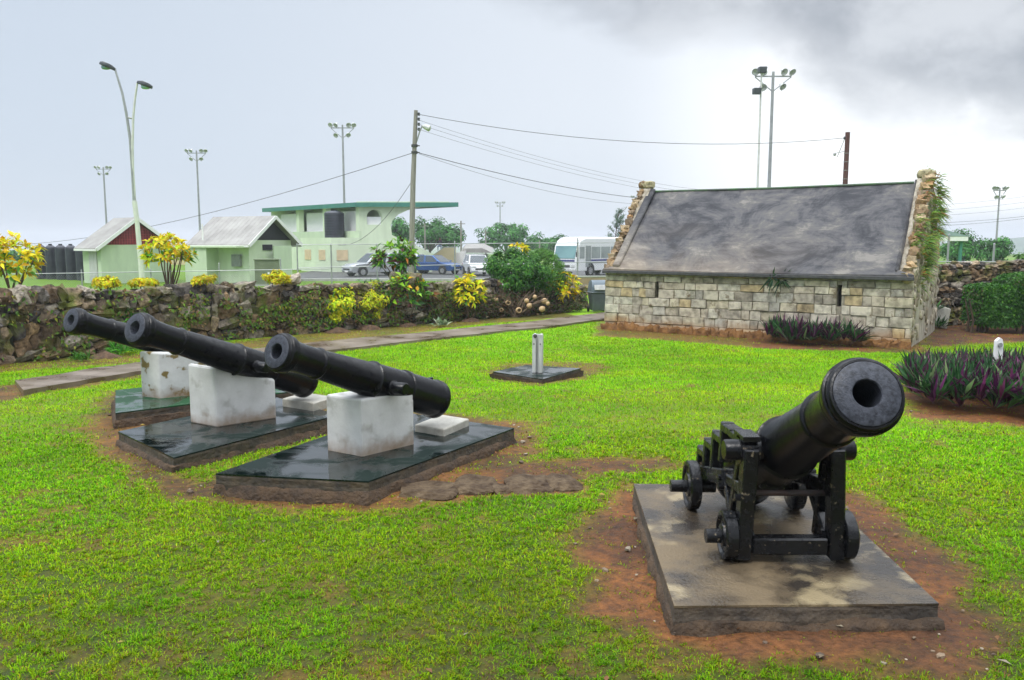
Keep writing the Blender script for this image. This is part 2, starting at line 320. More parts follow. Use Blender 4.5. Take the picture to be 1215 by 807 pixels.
class MB:
    def __init__(s): s.v = []; s.f = []; s.c = []; s.col = None
    def add(s, verts, faces, col=None):
        n = len(s.v); s.v += [tuple(v) for v in verts]
        for f in faces:
            s.f.append(tuple(i + n for i in f)); s.c.append(col or s.col or (1, 1, 1))
        return s
    def box(s, c, size, M=None, col=None):
        x, y, z = (k / 2 for k in size); c = Vector(c)
        P = [Vector(p) for p in ((-x, -y, -z), (x, -y, -z), (x, y, -z), (-x, y, -z), (-x, -y, z), (x, -y, z), (x, y, z), (-x, y, z))]
        if M is not None: P = [M @ p for p in P]
        return s.add([p + c for p in P], BOXF, col)
    def hexa(s, P, col=None): return s.add(P, BOXF, col)
    def bar(s, a, b, w, h, up=(0, 0, 1), col=None):
        a, b = Vector(a), Vector(b); d = (b - a).normalized(); u = Vector(up)
        if abs(d.dot(u)) > .98: u = Vector((0, 1, 0))
        r = d.cross(u).normalized(); u = r.cross(d)
        P = []
        for q in (a, b):
            P += [q - r * w / 2 - u * h / 2, q + r * w / 2 - u * h / 2, q + r * w / 2 + u * h / 2, q - r * w / 2 + u * h / 2]
        return s.add(P, [(0, 1, 2, 3)[::-1], (4, 5, 6, 7), (0, 1, 5, 4), (1, 2, 6, 5), (2, 3, 7, 6), (3, 0, 4, 7)], col)
    def tube(s, pts, rad, n=8, cap=True, col=None):
        pts = [Vector(p) for p in pts]
        if not hasattr(rad, '__len__'): rad = [rad] * len(pts)
        V = []; prev = None
        for i, p in enumerate(pts):
            d = (pts[min(i + 1, len(pts) - 1)] - pts[max(i - 1, 0)]).normalized()
            u = prev if prev is not None else (Vector((0, 0, 1)) if abs(d.z) < .9 else Vector((1, 0, 0)))
            r = d.cross(u).normalized(); u = r.cross(d).normalized(); prev = u
            for k in range(n):
                a = 2 * PI * k / n
                V.append(p + (r * math.cos(a) + u * math.sin(a)) * rad[i])
        Fc = []
        for i in range(len(pts) - 1):
            for k in range(n):
                Fc.append((i * n + k, i * n + (k + 1) % n, (i + 1) * n + (k + 1) % n, (i + 1) * n + k))
        if cap: Fc += [tuple(range(n))[::-1], tuple(range((len(pts) - 1) * n, len(pts) * n))]
        return s.add(V, Fc, col)
    def lathe(s, prof, origin, axis, n=48, col=None):
        o, a = Vector(origin), Vector(axis).normalized()
        u = Vector((0, 0, 1)) if abs(a.z) < .95 else Vector((1, 0, 0))
        r = a.cross(u).normalized(); u = r.cross(a)
        V = []
        for t, R in prof:
            for k in range(n):
                g = 2 * PI * k / n
                V.append(o + a * t + (r * math.cos(g) + u * math.sin(g)) * R)
        Fc = []
        for i in range(len(prof) - 1):
            for k in range(n):
                Fc.append((i * n + k, i * n + (k + 1) % n, (i + 1) * n + (k + 1) % n, (i + 1) * n + k))
        return s.add(V, Fc, col)
    def prism(s, poly, off, col=None):
        n = len(poly); off = Vector(off)
        V = [Vector(p) for p in poly] + [Vector(p) + off for p in poly]
        Fc = [tuple(range(n))[::-1], tuple(range(n, 2 * n))] + [(i, (i + 1) % n, n + (i + 1) % n, n + i) for i in range(n)]
        return s.add(V, Fc, col)
    def plan(s, pts, z0, z1, col=None):
        return s.prism([(p[0], p[1], z0) for p in pts], (0, 0, z1 - z0), col)
    def panel(s, q, shrink, off, thick=.01, col=None):
        q = [Vector(p) for p in q]; c = sum(q, Vector()) / len(q)
        nrm = (q[1] - q[0]).cross(q[-1] - q[0]).normalized()
        P = [p + (c - p) * shrink + nrm * off for p in q]
        return s.prism([p - nrm * thick for p in P], nrm * thick * 2, col)
    def ico(s, c, size, seed, M=None, rough=.25, col=None, sub=2, box=.72):
        V, Fc = ICO[sub]
        c = Vector(c); P = []
        o = Vector((seed * 1.37 % 91, seed * 2.11 % 57, seed * .77 % 33))
        for v in V:
            # boxier than a ball, then roughened
            w = Vector([math.copysign(abs(k) ** box, k) for k in v])
            w *= 1 + rough * mnoise.noise(w * 1.3 + o) + rough * .5 * mnoise.noise(w * 3.1 + o)
            w = Vector((w.x * size[0], w.y * size[1], w.z * size[2]))
            if M is not None: w = M @ w
            P.append(c + w)
        return s.add(P, Fc, col)
    def build(s, name, m, parent=None, smooth=None, bevel=0, world=False, bseg=1):
        me = bpy.data.meshes.new(name)
        V = s.v
        if world and parent is not None:
            l = parent.location; V = [(v[0] - l[0], v[1] - l[1], v[2] - l[2]) for v in V]
        me.from_pydata(V, [], s.f)
        ca = me.color_attributes.new('Col', 'FLOAT_COLOR', 'CORNER')
        arr = np.concatenate([np.tile(np.array((*c, 1.0)), (len(f), 1)) for f, c in zip(s.f, s.c)]) if s.f else np.zeros((0, 4))
        ca.data.foreach_set('color', arr.ravel().astype(np.float32))
        me.materials.append(m)
        import bmesh
        bm = bmesh.new(); bm.from_mesh(me); bmesh.ops.recalc_face_normals(bm, faces=bm.faces); bm.to_mesh(me); bm.free()
        if smooth is not None:
            me.polygons.foreach_set('use_smooth', [True] * len(me.polygons))
            me.set_sharp_from_angle(angle=math.radians(smooth))
        o = bpy.data.objects.new(name, me); COL.objects.link(o)
        if parent is not None: o.parent = parent
        if bevel:
            b = o.modifiers.new('edge', 'BEVEL'); b.width = bevel; b.segments = bseg; b.limit_method = 'ANGLE'; b.angle_limit = math.radians(40)
        return o
BOXF = [(0, 3, 2, 1), (4, 5, 6, 7), (0, 1, 5, 4), (1, 2, 6, 5), (2, 3, 7, 6), (3, 0, 4, 7)]

def make_ico():
    import bmesh
    r = {}
    for sub in (1, 2, 3):
        bm = bmesh.new(); bmesh.ops.create_icosphere(bm, subdivisions=sub, radius=1)
        bm.verts.ensure_lookup_table()
        r[sub] = ([v.co.copy() for v in bm.verts], [tuple(v.index for v in f.verts) for f in bm.faces]); bm.free()
    return r
ICO = make_ico()

def tri_mesh(name, V, T, C, m, parent=None, world=False):
    V = np.asarray(V, np.float32); T = np.asarray(T, np.int32)
    if world and parent is not None: V = V - np.array(parent.location, np.float32)
    me = bpy.data.meshes.new(name)
    me.vertices.add(len(V)); me.vertices.foreach_set('co', V.ravel())
    me.loops.add(T.size); me.loops.foreach_set('vertex_index', T.ravel())
    me.polygons.add(len(T)); me.polygons.foreach_set('loop_start', np.arange(0, T.size, 3, dtype=np.int32))
    ca = me.color_attributes.new('Col', 'FLOAT_COLOR', 'POINT')
    ca.data.foreach_set('color', np.concatenate([C, np.ones((len(C), 1))], 1).astype(np.float32).ravel())
    me.materials.append(m); me.update(calc_edges=True)
    o = bpy.data.objects.new(name, me); COL.objects.link(o)
    if parent is not None: o.parent = parent
    return o

def nrm(a): return a / np.maximum(np.linalg.norm(a, axis=-1, keepdims=True), 1e-9)

def leaf_mesh(name, P, D, N, L, Wd, C, parent=None, droop=.15, fold=.2, world=True, m=None, wide=.45):
    P, D, N = np.asarray(P, float), nrm(np.asarray(D, float)), np.asarray(N, float)
    n = len(P); L = np.broadcast_to(L, (n,))[:, None]; Wd = np.broadcast_to(Wd, (n,))[:, None]
    sd = nrm(np.cross(D, N)); N = np.cross(sd, D)
    dn = np.array([[0, 0, -1.0]])
    v = np.stack([P, P + D * L * wide + sd * Wd / 2 + N * Wd * fold, P + D * L * wide - sd * Wd / 2 + N * Wd * fold,
                  P + D * L * .55 + dn * L * droop * .2, P + D * L + dn * L * droop], 1).reshape(-1, 3)
    t = np.array([(0, 1, 3), (0, 3, 2), (1, 4, 3), (3, 4, 2)])
    T = (np.arange(n)[:, None, None] * 5 + t[None]).reshape(-1, 3)
    return tri_mesh(name, v, T, np.repeat(C, 5, 0), m or MT['leaf'], parent, world)

def pick(rng, pal, n, jit=.2):
    """pal: list of (weight, rgb)"""
    w = np.array([p[0] for p in pal], float); w /= w.sum()
    c = np.array([p[1] for p in pal])[rng.choice(len(pal), n, p=w)]
    return np.clip(c * (1 + rng.uniform(-jit, jit, (n, 1))) * (1 + rng.uniform(-jit * .3, jit * .3, (n, 3))), 0, 1)

YEL = (.8, .66, .012); YOR = (.72, .42, .012); LIME = (.55, .76, .015); GRN = (.08, .27, .02); MID = (.045, .16, .02); DRK = (.02, .075, .014)
ORG = (.5, .16, .02); MAR = (.09, .025, .02); PUR = (.11, .02, .085); OLV = (.13, .17, .03)

def rand_dirs(rng, n, zmin=-1.0):
    z = rng.uniform(zmin, 1, n); a = rng.uniform(0, 2 * PI, n); r = np.sqrt(1 - z * z)
    return np.stack([r * np.cos(a), r * np.sin(a), z], 1)

def rosettes(rng, Cn, Ax, k, L, ratio, spread=(.5, 1.5)):
    """leaves in whorls round the branch ends"""
    n = len(Cn) * k
    c = np.repeat(Cn, k, 0); a = nrm(np.repeat(Ax, k, 0))
    e = rand_dirs(rng, n); e = nrm(e - a * np.sum(e * a, 1, keepdims=True))
    th = rng.uniform(spread[0], spread[1], (n, 1))
    D = a * np.cos(th) + e * np.sin(th)
    Nn = a * np.sin(th) - e * np.cos(th)
    Ln = L * rng.uniform(.4, 1.3, n)
    return c + D * L * .12, D, Nn, Ln, Ln * ratio

def stems(mb, rng, base, tips, r0, r1):
    for t in tips:
        b = Vector(base) + Vector((rng.uniform(-.04, .04), rng.uniform(-.04, .04), -.03))
        t = Vector(t); mid = b.lerp(t, .5) + Vector((rng.uniform(-.05, .05), rng.uniform(-.05, .05), .05)) * (t - b).length
        mb.tube([b, mid, t], [r0, (r0 + r1) / 2, r1], 6)

SEED = [100]
def croton(name, label, cat, base, cz, rad, nros, L, pal, ratio=.42, k=11, nst=6, group=None, r0=.018, toppal=None):
    SEED[0] += 1; rng = np.random.default_rng(SEED[0])
    base = Vector(base); t = thing(name, label, cat, base, 0, group)
    d = rand_dirs(rng, nros, -.7)
    rr = rng.uniform(.55, 1.0, (nros, 1)) ** .6
    off = d * rr * np.array(rad) * (1 + rng.uniform(-.15, .15, (nros, 1)))
    C = np.array(base) + np.array([0, 0, cz]) + off
    ax = nrm(off * .8 + np.array([0, 0, .5 * max(rad)]))
    P, D, Nn, Ln, Wn = rosettes(rng, C, ax, k, L, ratio)
    col = pick(rng, pal, len(P))
    if toppal:
        h = np.repeat(d[:, 2], k); top = rng.uniform(0, 1, len(P)) < np.clip(.5 + h, .1, .95)
        col[top] = pick(rng, toppal, int(top.sum()))
    leaf_mesh('foliage', P, D, Nn, Ln, Wn, col, t, droop=.22)
    mb = MB(); idx = rng.choice(nros, min(nst, nros), replace=False)
    stems(mb, rng, base, C[idx], r0, r0 * .5); mb.build('stem', MT['bark'], t, 60, world=True)
    return t

def cloud(rng, c, rad, nclump, nleaf, cr, zmin=-1.0, shell=.55):
    d = rand_dirs(rng, nclump, zmin)
    rr = rng.uniform(shell, 1, (nclump, 1))
    o = d * rr * np.array(rad)
    ci = rng.integers(0, nclump, nleaf)
    q = rand_dirs(rng, nleaf) * (rng.uniform(0, 1, (nleaf, 1)) ** .4)
    sc = cr * rng.uniform(.6, 1.35, nclump)[ci][:, None]
    P = np.array(c) + o[ci] + q * sc * np.array([1, 1, .75])
    Nn = nrm(q + .6 * nrm(o[ci] / np.array(rad)) + np.array([0, 0, .5]) + rng.normal(0, .35, (nleaf, 3)))
    return P, Nn, ci, np.array(c) + o

def bush(name, label, cat, base, c, rad, nclump, nleaf, cr, L, pal, ratio=.5, zmin=-1.0, group=None, nst=5, shell=.55, r0=.025, stem_name='stem', leaf_name='foliage', jit=.22):
    SEED[0] += 1; rng = np.random.default_rng(SEED[0])
    t = thing(name, label, cat, base, 0, group)
    P, Nn, ci, Cc = cloud(rng, c, rad, nclump, nleaf, cr, zmin, shell)
    D = nrm(np.cross(Nn, rand_dirs(rng, nleaf))); 
    Ln = L * rng.uniform(.6, 1.3, nleaf)
    tone = rng.uniform(.75, 1.25, nclump)[ci][:, None]
    col = np.clip(pick(rng, pal, nleaf, jit) * tone, 0, 1)
    leaf_mesh(leaf_name, P, D, Nn, Ln, Ln * ratio, col, t)
    mb = MB(); idx = rng.choice(nclump, min(nst, nclump), replace=False)
    stems(mb, rng, base, Cc[idx], r0, r0 * .35); mb.build(stem_name, MT['bark'], t, 60, world=True)
    return t

def tree(label, px, top, Y, wpx, group, pal=None, trunk_frac=.3, name='tree', seed=None, nleaf=2600):
    """a tree whose crown centre shows at px, top at row `top`, width wpx pixels at distance Y"""
    SEED[0] += 1; rng = np.random.default_rng(SEED[0])
    b = at(px, 285, Y); b = Vector((b.x, Y, float(base_z(0, Y)) - .01))
    ztop = at(px, top, Y).z; h = ztop - b.z
    rx = wpx / F * Y / 2
    t = thing(name, label, 'tree', b, 0, group)
    cz = b.z + h * (trunk_frac + (1 - trunk_frac) * .5); rzz = h * (1 - trunk_frac) * .5
    cr = min(rx, rzz) * .42
    P, Nn, ci, Cc = cloud(rng, (b.x, Y, cz), (max(.2, rx - cr * .6), max(.2, rx - cr * .6), max(.2, rzz - cr * .5)), 34, nleaf, cr, -.8, .45)
    L = max(.10 * Y / 30, .22) * rng.uniform(.7, 1.3, nleaf)
    tone = rng.uniform(.65, 1.35, 34)[ci][:, None]
    col = np.clip(pick(rng, pal or [(3, MID), (2, GRN), (2, DRK)], nleaf) * tone, 0, 1)
    leaf_mesh('crown', P, nrm(np.cross(Nn, rand_dirs(rng, nleaf))), Nn, L, L * .6, col, t)
    mb = MB(); r0 = h * .028
    fork = Vector((b.x, Y, b.z + h * trunk_frac * 1.1))
    mb.tube([b - Vector((0, 0, .1)), b.lerp(fork, .5), fork], [r0 * 1.3, r0, r0 * .9], 8)
    for q in Cc[rng.choice(34, 7, replace=False)]:
        q = Vector(q); mb.tube([fork - Vector((0, 0, .1)), fork.lerp(q, .5) + Vector((0, 0, .05 * h)), q], [r0 * .6, r0 * .4, r0 * .15], 6)
    mb.build('trunk', MT['bark'], t, 60, world=True)
    return t
#@@PART2
# ================================================================== THE SETTING
# --- masks on the ground plan
def gp(pts): return np.array([(lambda g: (g.x, g.y))(ground0(*p)) for p in pts])

def sdf(poly, x, y):
    d = np.full(x.shape, 1e9); ins = np.zeros(x.shape, bool); n = len(poly)
    for i in range(n):
        ax, ay = poly[i]; bx, by = poly[(i + 1) % n]
        ex, ey = bx - ax, by - ay
        t = np.clip(((x - ax) * ex + (y - ay) * ey) / (ex * ex + ey * ey + 1e-12), 0, 1)
        d = np.minimum(d, np.hypot(x - ax - t * ex, y - ay - t * ey))
        c = ((ay > y) != (by > y)) & (x < (bx - ax) * (y - ay) / (by - ay + 1e-12) + ax)
        ins ^= c
    return np.where(ins, -d, d)

SOIL = [  # (polygon, edge softness, strength)
    (gp([(735, 572), (715, 600), (690, 635), (688, 675), (712, 728), (780, 762), (880, 780), (1010, 796), (1140, 796), (1192, 770), (1180, 725), (1130, 665), (1080, 612), (1025, 582), (985, 578), (900, 590), (800, 585)]), .16, 1.0),
    (gp([(520, 562), (600, 548), (680, 545), (790, 545), (800, 553), (740, 560), (690, 562), (700, 592), (600, 590), (480, 592)]), .14, .95),
    (gp([(100, 498), (112, 534), (160, 568), (205, 588), (255, 596), (330, 606), (440, 606), (540, 588), (640, 545), (650, 525), (622, 502), (560, 494), (470, 482), (380, 470), (230, 460), (135, 466)]), .18, .9),
    (gp([(572, 443), (600, 431), (690, 429), (720, 437), (700, 450), (640, 457), (590, 451)]), .25, .75),
    (gp([(1062, 474), (1085, 494), (1215, 508), (1420, 520), (1420, 445), (1080, 445)]), .2, 1.0),
    (gp([(700, 398), (900, 412), (1090, 420), (1120, 400), (1000, 380), (720, 372)]), .2, .9),
    (gp([(880, 412), (1035, 418), (1040, 404), (890, 400)]), .2, 1.0),
    (gp([(1092, 410), (1105, 412), (1215, 405), (1400, 408), (1400, 380), (1100, 380)]), .35, 1.0),
    (gp([(-60, 488), (30, 472), (34, 456), (-60, 462)]), .15, .9),
    (gp([(-150, 458), (0, 442), (160, 430), (160, 418), (0, 428), (-150, 446)]), .3, .7),
    (gp([(60, 466), (160, 451), (330, 431), (330, 426), (160, 444), (60, 459)]), .12, .7),
    (gp([(370, 395), (480, 386), (600, 375), (660, 368), (690, 376), (560, 386), (430, 402), (340, 410), (180, 428), (120, 424)]), .3, .85),
]
def H(s, t): return (9.8 - .835 * s + .55 * t, 20.2 + .55 * s + .835 * t)
HOUSE_L, HOUSE_W = 8.37, 5.0
HOUSE = np.array([H(0, 0), H(0, HOUSE_W), H(HOUSE_L, HOUSE_W), H(HOUSE_L, 0)])
def zpts(px, z): return [on_z(a, b, z) for a, b in px]
# plinth tops, read off the photograph
ZR, Z3, Z2, Z1 = .13, .16, .14, .13
PL_R = zpts([(800, 719), (1114, 716), (965, 577), (752, 574)], ZR)
PL_3 = zpts([(256, 562), (437, 571), (610, 508), (471, 488)], Z3)
f_, l_, r_ = zpts([(206, 543), (140, 512), (402, 492)], Z2); PL_2 = [l_, f_, r_, l_ + r_ - f_]
f_, r_, l_ = zpts([(137, 490), (350, 464), (137, 463)], Z1); PL_1 = [f_, r_, l_ + r_ - f_, l_]
q_ = ground0(640, 448); ZT = float(base_z(q_.x, q_.y)) + .09
PL_T = zpts([(585, 441), (644, 450), (689, 437), (625, 433)], ZT)
PLINTHS = [np.array([(p.x, p.y) for p in P]) for P in (PL_R, PL_3, PL_2, PL_1, PL_T)]
PATH_N = [ground0(*p) for p in ((28, 468), (90, 457), (160, 446), (280, 433), (390, 419), (520, 404), (640, 391), (716, 381), (800, 371))]
PATH_F = [ground0(*p) for p in ((18, 456), (86, 446), (160, 434), (280, 420), (370, 409), (500, 397), (630, 384), (716, 373), (800, 364))]
PATHP = np.array([(p.x, p.y) for p in PATH_N] + [(p.x, p.y) for p in PATH_F[::-1]])

TURF = gp([(205, 562), (245, 570), (412, 514), (405, 500), (330, 522)])
def soil(x, y):
    s = np.zeros(x.shape)
    n = (fbm(x * 2.3, y * 2.3, 11) - .5) * .9 + (fbm(x * 9, y * 9, 17, 3) - .5) * .5
    for P, soft, k in SOIL:
        d = sdf(P, x, y)
        if P is SOIL[0][0] or P is SOIL[1][0] or P is SOIL[2][0]: dd = d + n * .42
        else: dd = d + n * .6
        s = np.maximum(s, k * (1 - sstep(-soft, soft, dd)))
    s = s * (1 - .75 * (1 - sstep(-.05, .12, sdf(TURF, x, y) + n * .2)))
    # thin worn patches in the lawn
    w = fbm(x * .9 + 7, y * .9, 23); w2 = fbm(x * 5, y * 5, 29, 3)
    s = np.maximum(s, .42 * sstep(.60, .76, w * .3 + w2 * .7 + .03))
    s = np.maximum(s, .5 * sstep(5.0, 3.5, y) * sstep(.45, .7, fbm(x * 9, y * 9, 37, 3)))
    return s

def blocked(x, y):
    b = np.zeros(x.shape, bool)
    for P in PLINTHS: b |= sdf(P, x, y) < .015
    b |= sdf(HOUSE, x, y) < .03
    b |= sdf(PATHP, x, y) < .03
    return b

C_SOIL = np.array((.16, .066, .022)); C_SOIL2 = np.array((.062, .030, .016)); C_DRY = np.array((.19, .125, .02))
C_GRASS = np.array((.21, .43, .006)); C_THATCH = np.array((.12, .19, .007))

def make_ground():
    xs = np.concatenate([-np.geomspace(1500, 17, 26), np.arange(-16.5, 16.6, .1), np.geomspace(17, 1500, 26)])
    ys = np.concatenate([[-60, -25, -10, -4, -1, .8, 1.6, 2.2], np.arange(2.6, 14, .07), np.arange(14, 36, .16), np.geomspace(36.3, 3000, 50)])
    X, Y = np.meshgrid(xs, ys); x, y = X.ravel(), Y.ravel()
    z = terrain(x, y); s = soil(x, y)
    near = (1 - sstep(20, 30, y))
    z = z - .008 * s * near + (fbm(x * 4, y * 4, 41, 3) - .5) * .035 * near * (.3 + s)
    # keep the sheet out from under the slabs
    for P in PLINTHS:
        z = np.where(sdf(P, x, y) < -.08, z - .08, z)
    d, top, end = wall_param(x, y)
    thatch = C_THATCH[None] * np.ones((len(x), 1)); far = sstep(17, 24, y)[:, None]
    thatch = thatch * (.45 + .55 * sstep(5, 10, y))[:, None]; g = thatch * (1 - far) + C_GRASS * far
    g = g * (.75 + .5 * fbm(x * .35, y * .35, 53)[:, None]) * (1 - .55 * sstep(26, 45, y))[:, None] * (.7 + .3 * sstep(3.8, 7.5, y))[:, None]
    dry = sstep(.5, .7, fbm(x * 1.7, y * 1.7, 59))[:, None] * near[:, None] * .35
    g = g * (1 - dry) + C_DRY * .7 * dry
    q = (.6 * sstep(.35, .65, fbm(x * 1.3, y * 1.3, 61)) + .5 * sstep(.4, .7, fbm(x * 6, y * 6, 67)))[:, None].clip(0, 1); so = C_SOIL * (1 - q) + C_SOIL2 * q
    # yellowed fringe where turf meets soil
    fr = (np.exp(-((s - .42) / .22) ** 2) * near * sstep(4.5, 6, y))[:, None] * .45
    c = g * (1 - s[:, None]) + so * s[:, None]; c = c * (1 - fr) + C_DRY * fr
    nx, ny = len(xs), len(ys)
    i = np.arange(nx * ny).reshape(ny, nx)
    a, b, cc, e = i[:-1, :-1].ravel(), i[:-1, 1:].ravel(), i[1:, 1:].ravel(), i[1:, :-1].ravel()
    T = np.concatenate([np.stack([a, b, cc], 1), np.stack([a, cc, e], 1)])
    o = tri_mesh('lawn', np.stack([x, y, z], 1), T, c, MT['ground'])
    o.data.polygons.foreach_set('use_smooth', [True] * len(o.data.polygons))
    o['kind'] = 'structure'; o['label'] = 'green lawn with bare reddish soil around the concrete slabs'
make_ground()

def make_grass():
    rng = np.random.default_rng(21)
    Xs, Ys = [], []
    for y0 in np.arange(3.0, 27.0, .5):
        half = .78 * (y0 + .5) + .8
        n = int((30000 / max(y0, 4.0) * (2.3 if y0 < 5.5 else 1.9 if y0 < 8 else 1.25)) * .5 * 2 * half)
        Xs.append(rng.uniform(-half, half, n)); Ys.append(rng.uniform(y0, y0 + .5, n))
    x, y = np.concatenate(Xs), np.concatenate(Ys)
    # gather the blades into tufts
    x = x + .03 * np.cos(fbm(x * 14, y * 14, 3, 2) * 12); y = y + .03 * np.sin(fbm(x * 14 + 5, y * 14, 5, 2) * 12)
    s = soil(x, y); d, top, end = wall_param(x, y)
    tuft = fbm(x * 7, y * 7, 71, 3)
    keep = (rng.uniform(0, 1, len(x)) < (1 - s) ** 1.6 * (.55 + .9 * tuft) + .16 * (tuft > .55) * (fbm(x * 1.1, y * 1.1, 97) > .45) + .02) & ~blocked(x, y) & ((d < -.25) | (end > .05))
    x, y, s, tuft = x[keep], y[keep], s[keep], tuft[keep]; n = len(x)
    z = terrain(x, y) - .008 * s + (fbm(x * 4, y * 4, 41, 3) - .5) * .035 * (.3 + s) - .004
    sc = np.clip(y / 4.5, .95, 4.5)
    L = .026 * sc ** .5 * rng.uniform(.5, 1.5, n) * (.7 + .6 * tuft) * (1 - .35 * s)
    Wd = .0045 * sc ** 1.0 * rng.uniform(.7, 1.3, n)
    a = rng.uniform(0, 2 * PI, n); lean = rng.uniform(.35, 1.4, n)
    D = np.stack([np.cos(a) * np.sin(lean), np.sin(a) * np.sin(lean), np.cos(lean)], 1)
    sd = np.stack([-np.sin(a + rng.normal(0, .5, n)), np.cos(a), np.zeros(n)], 1)
    P = np.stack([x, y, z], 1)
    m = P + D * L[:, None] * .55 + np.array([0, 0, .12]) * L[:, None]
    tip = P + D * L[:, None] - np.array([0, 0, .18]) * L[:, None] * rng.uniform(0, 1.2, (n, 1))
    w = sd * Wd[:, None] / 2
    big = fbm(x * .5, y * .5, 81)[:, None]; mid = fbm(x * 2.2, y * 2.2, 83, 3)[:, None]
    pal = pick(rng, [(5, (.26, .52, .004)), (4, (.18, .44, .004)), (3, (.36, .57, .006)), (1.8, (.07, .22, .004)), (.3, (.45, .36, .015))], n, .25)
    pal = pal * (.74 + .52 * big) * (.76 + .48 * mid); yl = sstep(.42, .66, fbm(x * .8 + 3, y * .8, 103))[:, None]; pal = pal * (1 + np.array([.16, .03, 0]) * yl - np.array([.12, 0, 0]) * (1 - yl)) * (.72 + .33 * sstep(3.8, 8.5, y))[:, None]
    yel = (sstep(.5, .75, mid[:, 0]) * .22 + s * .9 + .45 * sstep(5.2, 3.6, y) * sstep(.4, .6, fbm(x * 3, y * 3, 107, 3)))[:, None] * rng.uniform(0, 1, (n, 1)) ** 1.3
    pal = pal * (1 - np.clip(yel, 0, .8)) + np.array((.3, .22, .012)) * np.clip(yel, 0, .8)
    brn = (rng.uniform(0, 1, n) < .05 + .2 * s); pal[brn] = np.array((.2, .1, .035)) * rng.uniform(.6, 1.3, (brn.sum(), 1))
    nf = y < 8.5
    V1 = np.stack([P[nf] - w[nf], P[nf] + w[nf], m[nf] - w[nf] * .9, m[nf] + w[nf] * .9, tip[nf]], 1).reshape(-1, 3); n1 = nf.sum()
    T1 = (np.arange(n1)[:, None, None] * 5 + np.array([(0, 1, 3), (0, 3, 2), (2, 3, 4)])[None]).reshape(-1, 3)
    ff = ~nf; n2 = ff.sum()
    V2 = np.stack([P[ff] - w[ff], P[ff] + w[ff], tip[ff]], 1).reshape(-1, 3)
    T2 = np.arange(n2 * 3).reshape(-1, 3) + len(V1)
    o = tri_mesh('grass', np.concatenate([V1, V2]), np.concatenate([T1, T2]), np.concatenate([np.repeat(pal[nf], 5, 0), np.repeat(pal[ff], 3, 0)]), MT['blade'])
    tag(o, 'short bright green grass blades covering the lawn', 'grass', kind='stuff')
    print('GRASS', n)
make_grass()

def make_verge():
    """rough longer grass on the bank behind the wall"""
    rng = np.random.default_rng(5); n = 26000
    i = rng.integers(0, len(WALL) - 1, n); t = rng.uniform(0, 1, n)
    A = np.array([(w.x, w.y) for w in WALL]); p = A[i] * (1 - t)[:, None] + A[i + 1] * t[:, None]
    e = A[i + 1] - A[i]; e = e / np.linalg.norm(e, axis=1, keepdims=True); nn = np.stack([-e[:, 1], e[:, 0]], 1)
    p = p + nn * (.25 + rng.exponential(1.2, n))[:, None]
    x, y = p[:, 0], p[:, 1]; z = terrain(x, y)
    L = rng.uniform(.06, .17, n); a = rng.uniform(0, 2 * PI, n); le = rng.uniform(.1, .9, n)
    D = np.stack([np.cos(a) * np.sin(le), np.sin(a) * np.sin(le), np.cos(le)], 1)
    sd = np.stack([-np.sin(a), np.cos(a), a * 0], 1) * .012
    P = np.stack([x, y, z], 1)
    V = np.stack([P - sd, P + sd, P + D * L[:, None]], 1).reshape(-1, 3)
    c = pick(rng, [(4, (.1, .28, .01)), (2, (.16, .32, .02)), (1, (.2, .2, .03))], n)
    o = tri_mesh('verge_grass', V, np.arange(3 * n).reshape(-1, 3), np.repeat(c, 3, 0), MT['blade'])
    tag(o, 'longer rough grass on the bank behind the rubble wall', 'grass', kind='stuff')
make_verge()

def strip(name, near, far, h, m, label, sidem=None):
    mb = MB(); n = len(near); V = []
    for a, b in zip(near, far):
        za, zb = tz(a.x, a.y), tz(b.x, b.y); V += [(a.x, a.y, za - .2), (a.x, a.y, za + h), (b.x, b.y, zb + h), (b.x, b.y, zb - .2)]
    Fc = []
    for i in range(n - 1):
        for k in range(4): Fc.append((i * 4 + k, i * 4 + (k + 1) % 4, i * 4 + 4 + (k + 1) % 4, i * 4 + 4 + k))
    Fc += [(0, 1, 2, 3)[::-1], tuple(range(4 * n - 4, 4 * n))]
    mb.add(V, Fc); o = mb.build(name, m); o['kind'] = 'structure'; o['label'] = label
    return o
def dens(P, k=6):
    r = []
    for a, b in zip(P[:-1], P[1:]): r += [a.lerp(b, i / k) for i in range(k)]
    return r + [P[-1]]
strip('path', dens(PATH_N), dens(PATH_F), .07, MT['path'], 'wet concrete footpath along the foot of the rubble wall')

# road where the cars park
def sheet(name, x0, x1, y0, y1, z, m, label):
    mb = MB(); mb.plan([(x0, y0), (x1, y0), (x1, y1), (x0, y1)], z - .3, z); o = mb.build(name, m); o['kind'] = 'structure'; o['label'] = label
sheet('road', -17, 60, 54.5, 78, -.60, MT['asphalt'], 'asphalt parking road beyond the fence')
sheet('kerb', -16, 20, 53.9, 54.4, -.5, MT['kerb'], 'pale concrete kerb along the parking road')

# far hill on the right
def make_hill():
    V = []; nx, ny = 70, 14
    for j in range(ny):
        for i in range(nx):
            x = 330 + i * 10; y = 700 + j * 30
            h = 26 * float(sstep(340, 800, np.array(x))) * max(0, math.sin(PI * j / (ny - 1))) ** .7
            h *= .8 + .4 * float(fbm(np.array(x * .012), np.array(y * .012), 5)); V.append((x, y, h * 1.35 - 12))
    Fc = [(j * nx + i, j * nx + i + 1, (j + 1) * nx + i + 1, (j + 1) * nx + i) for j in range(ny - 1) for i in range(nx - 1)]
    o = MB().add(V, Fc).build('hill', MT['hill'], smooth=60); o['kind'] = 'structure'; o['label'] = 'hazy green hill on the horizon'
make_hill()

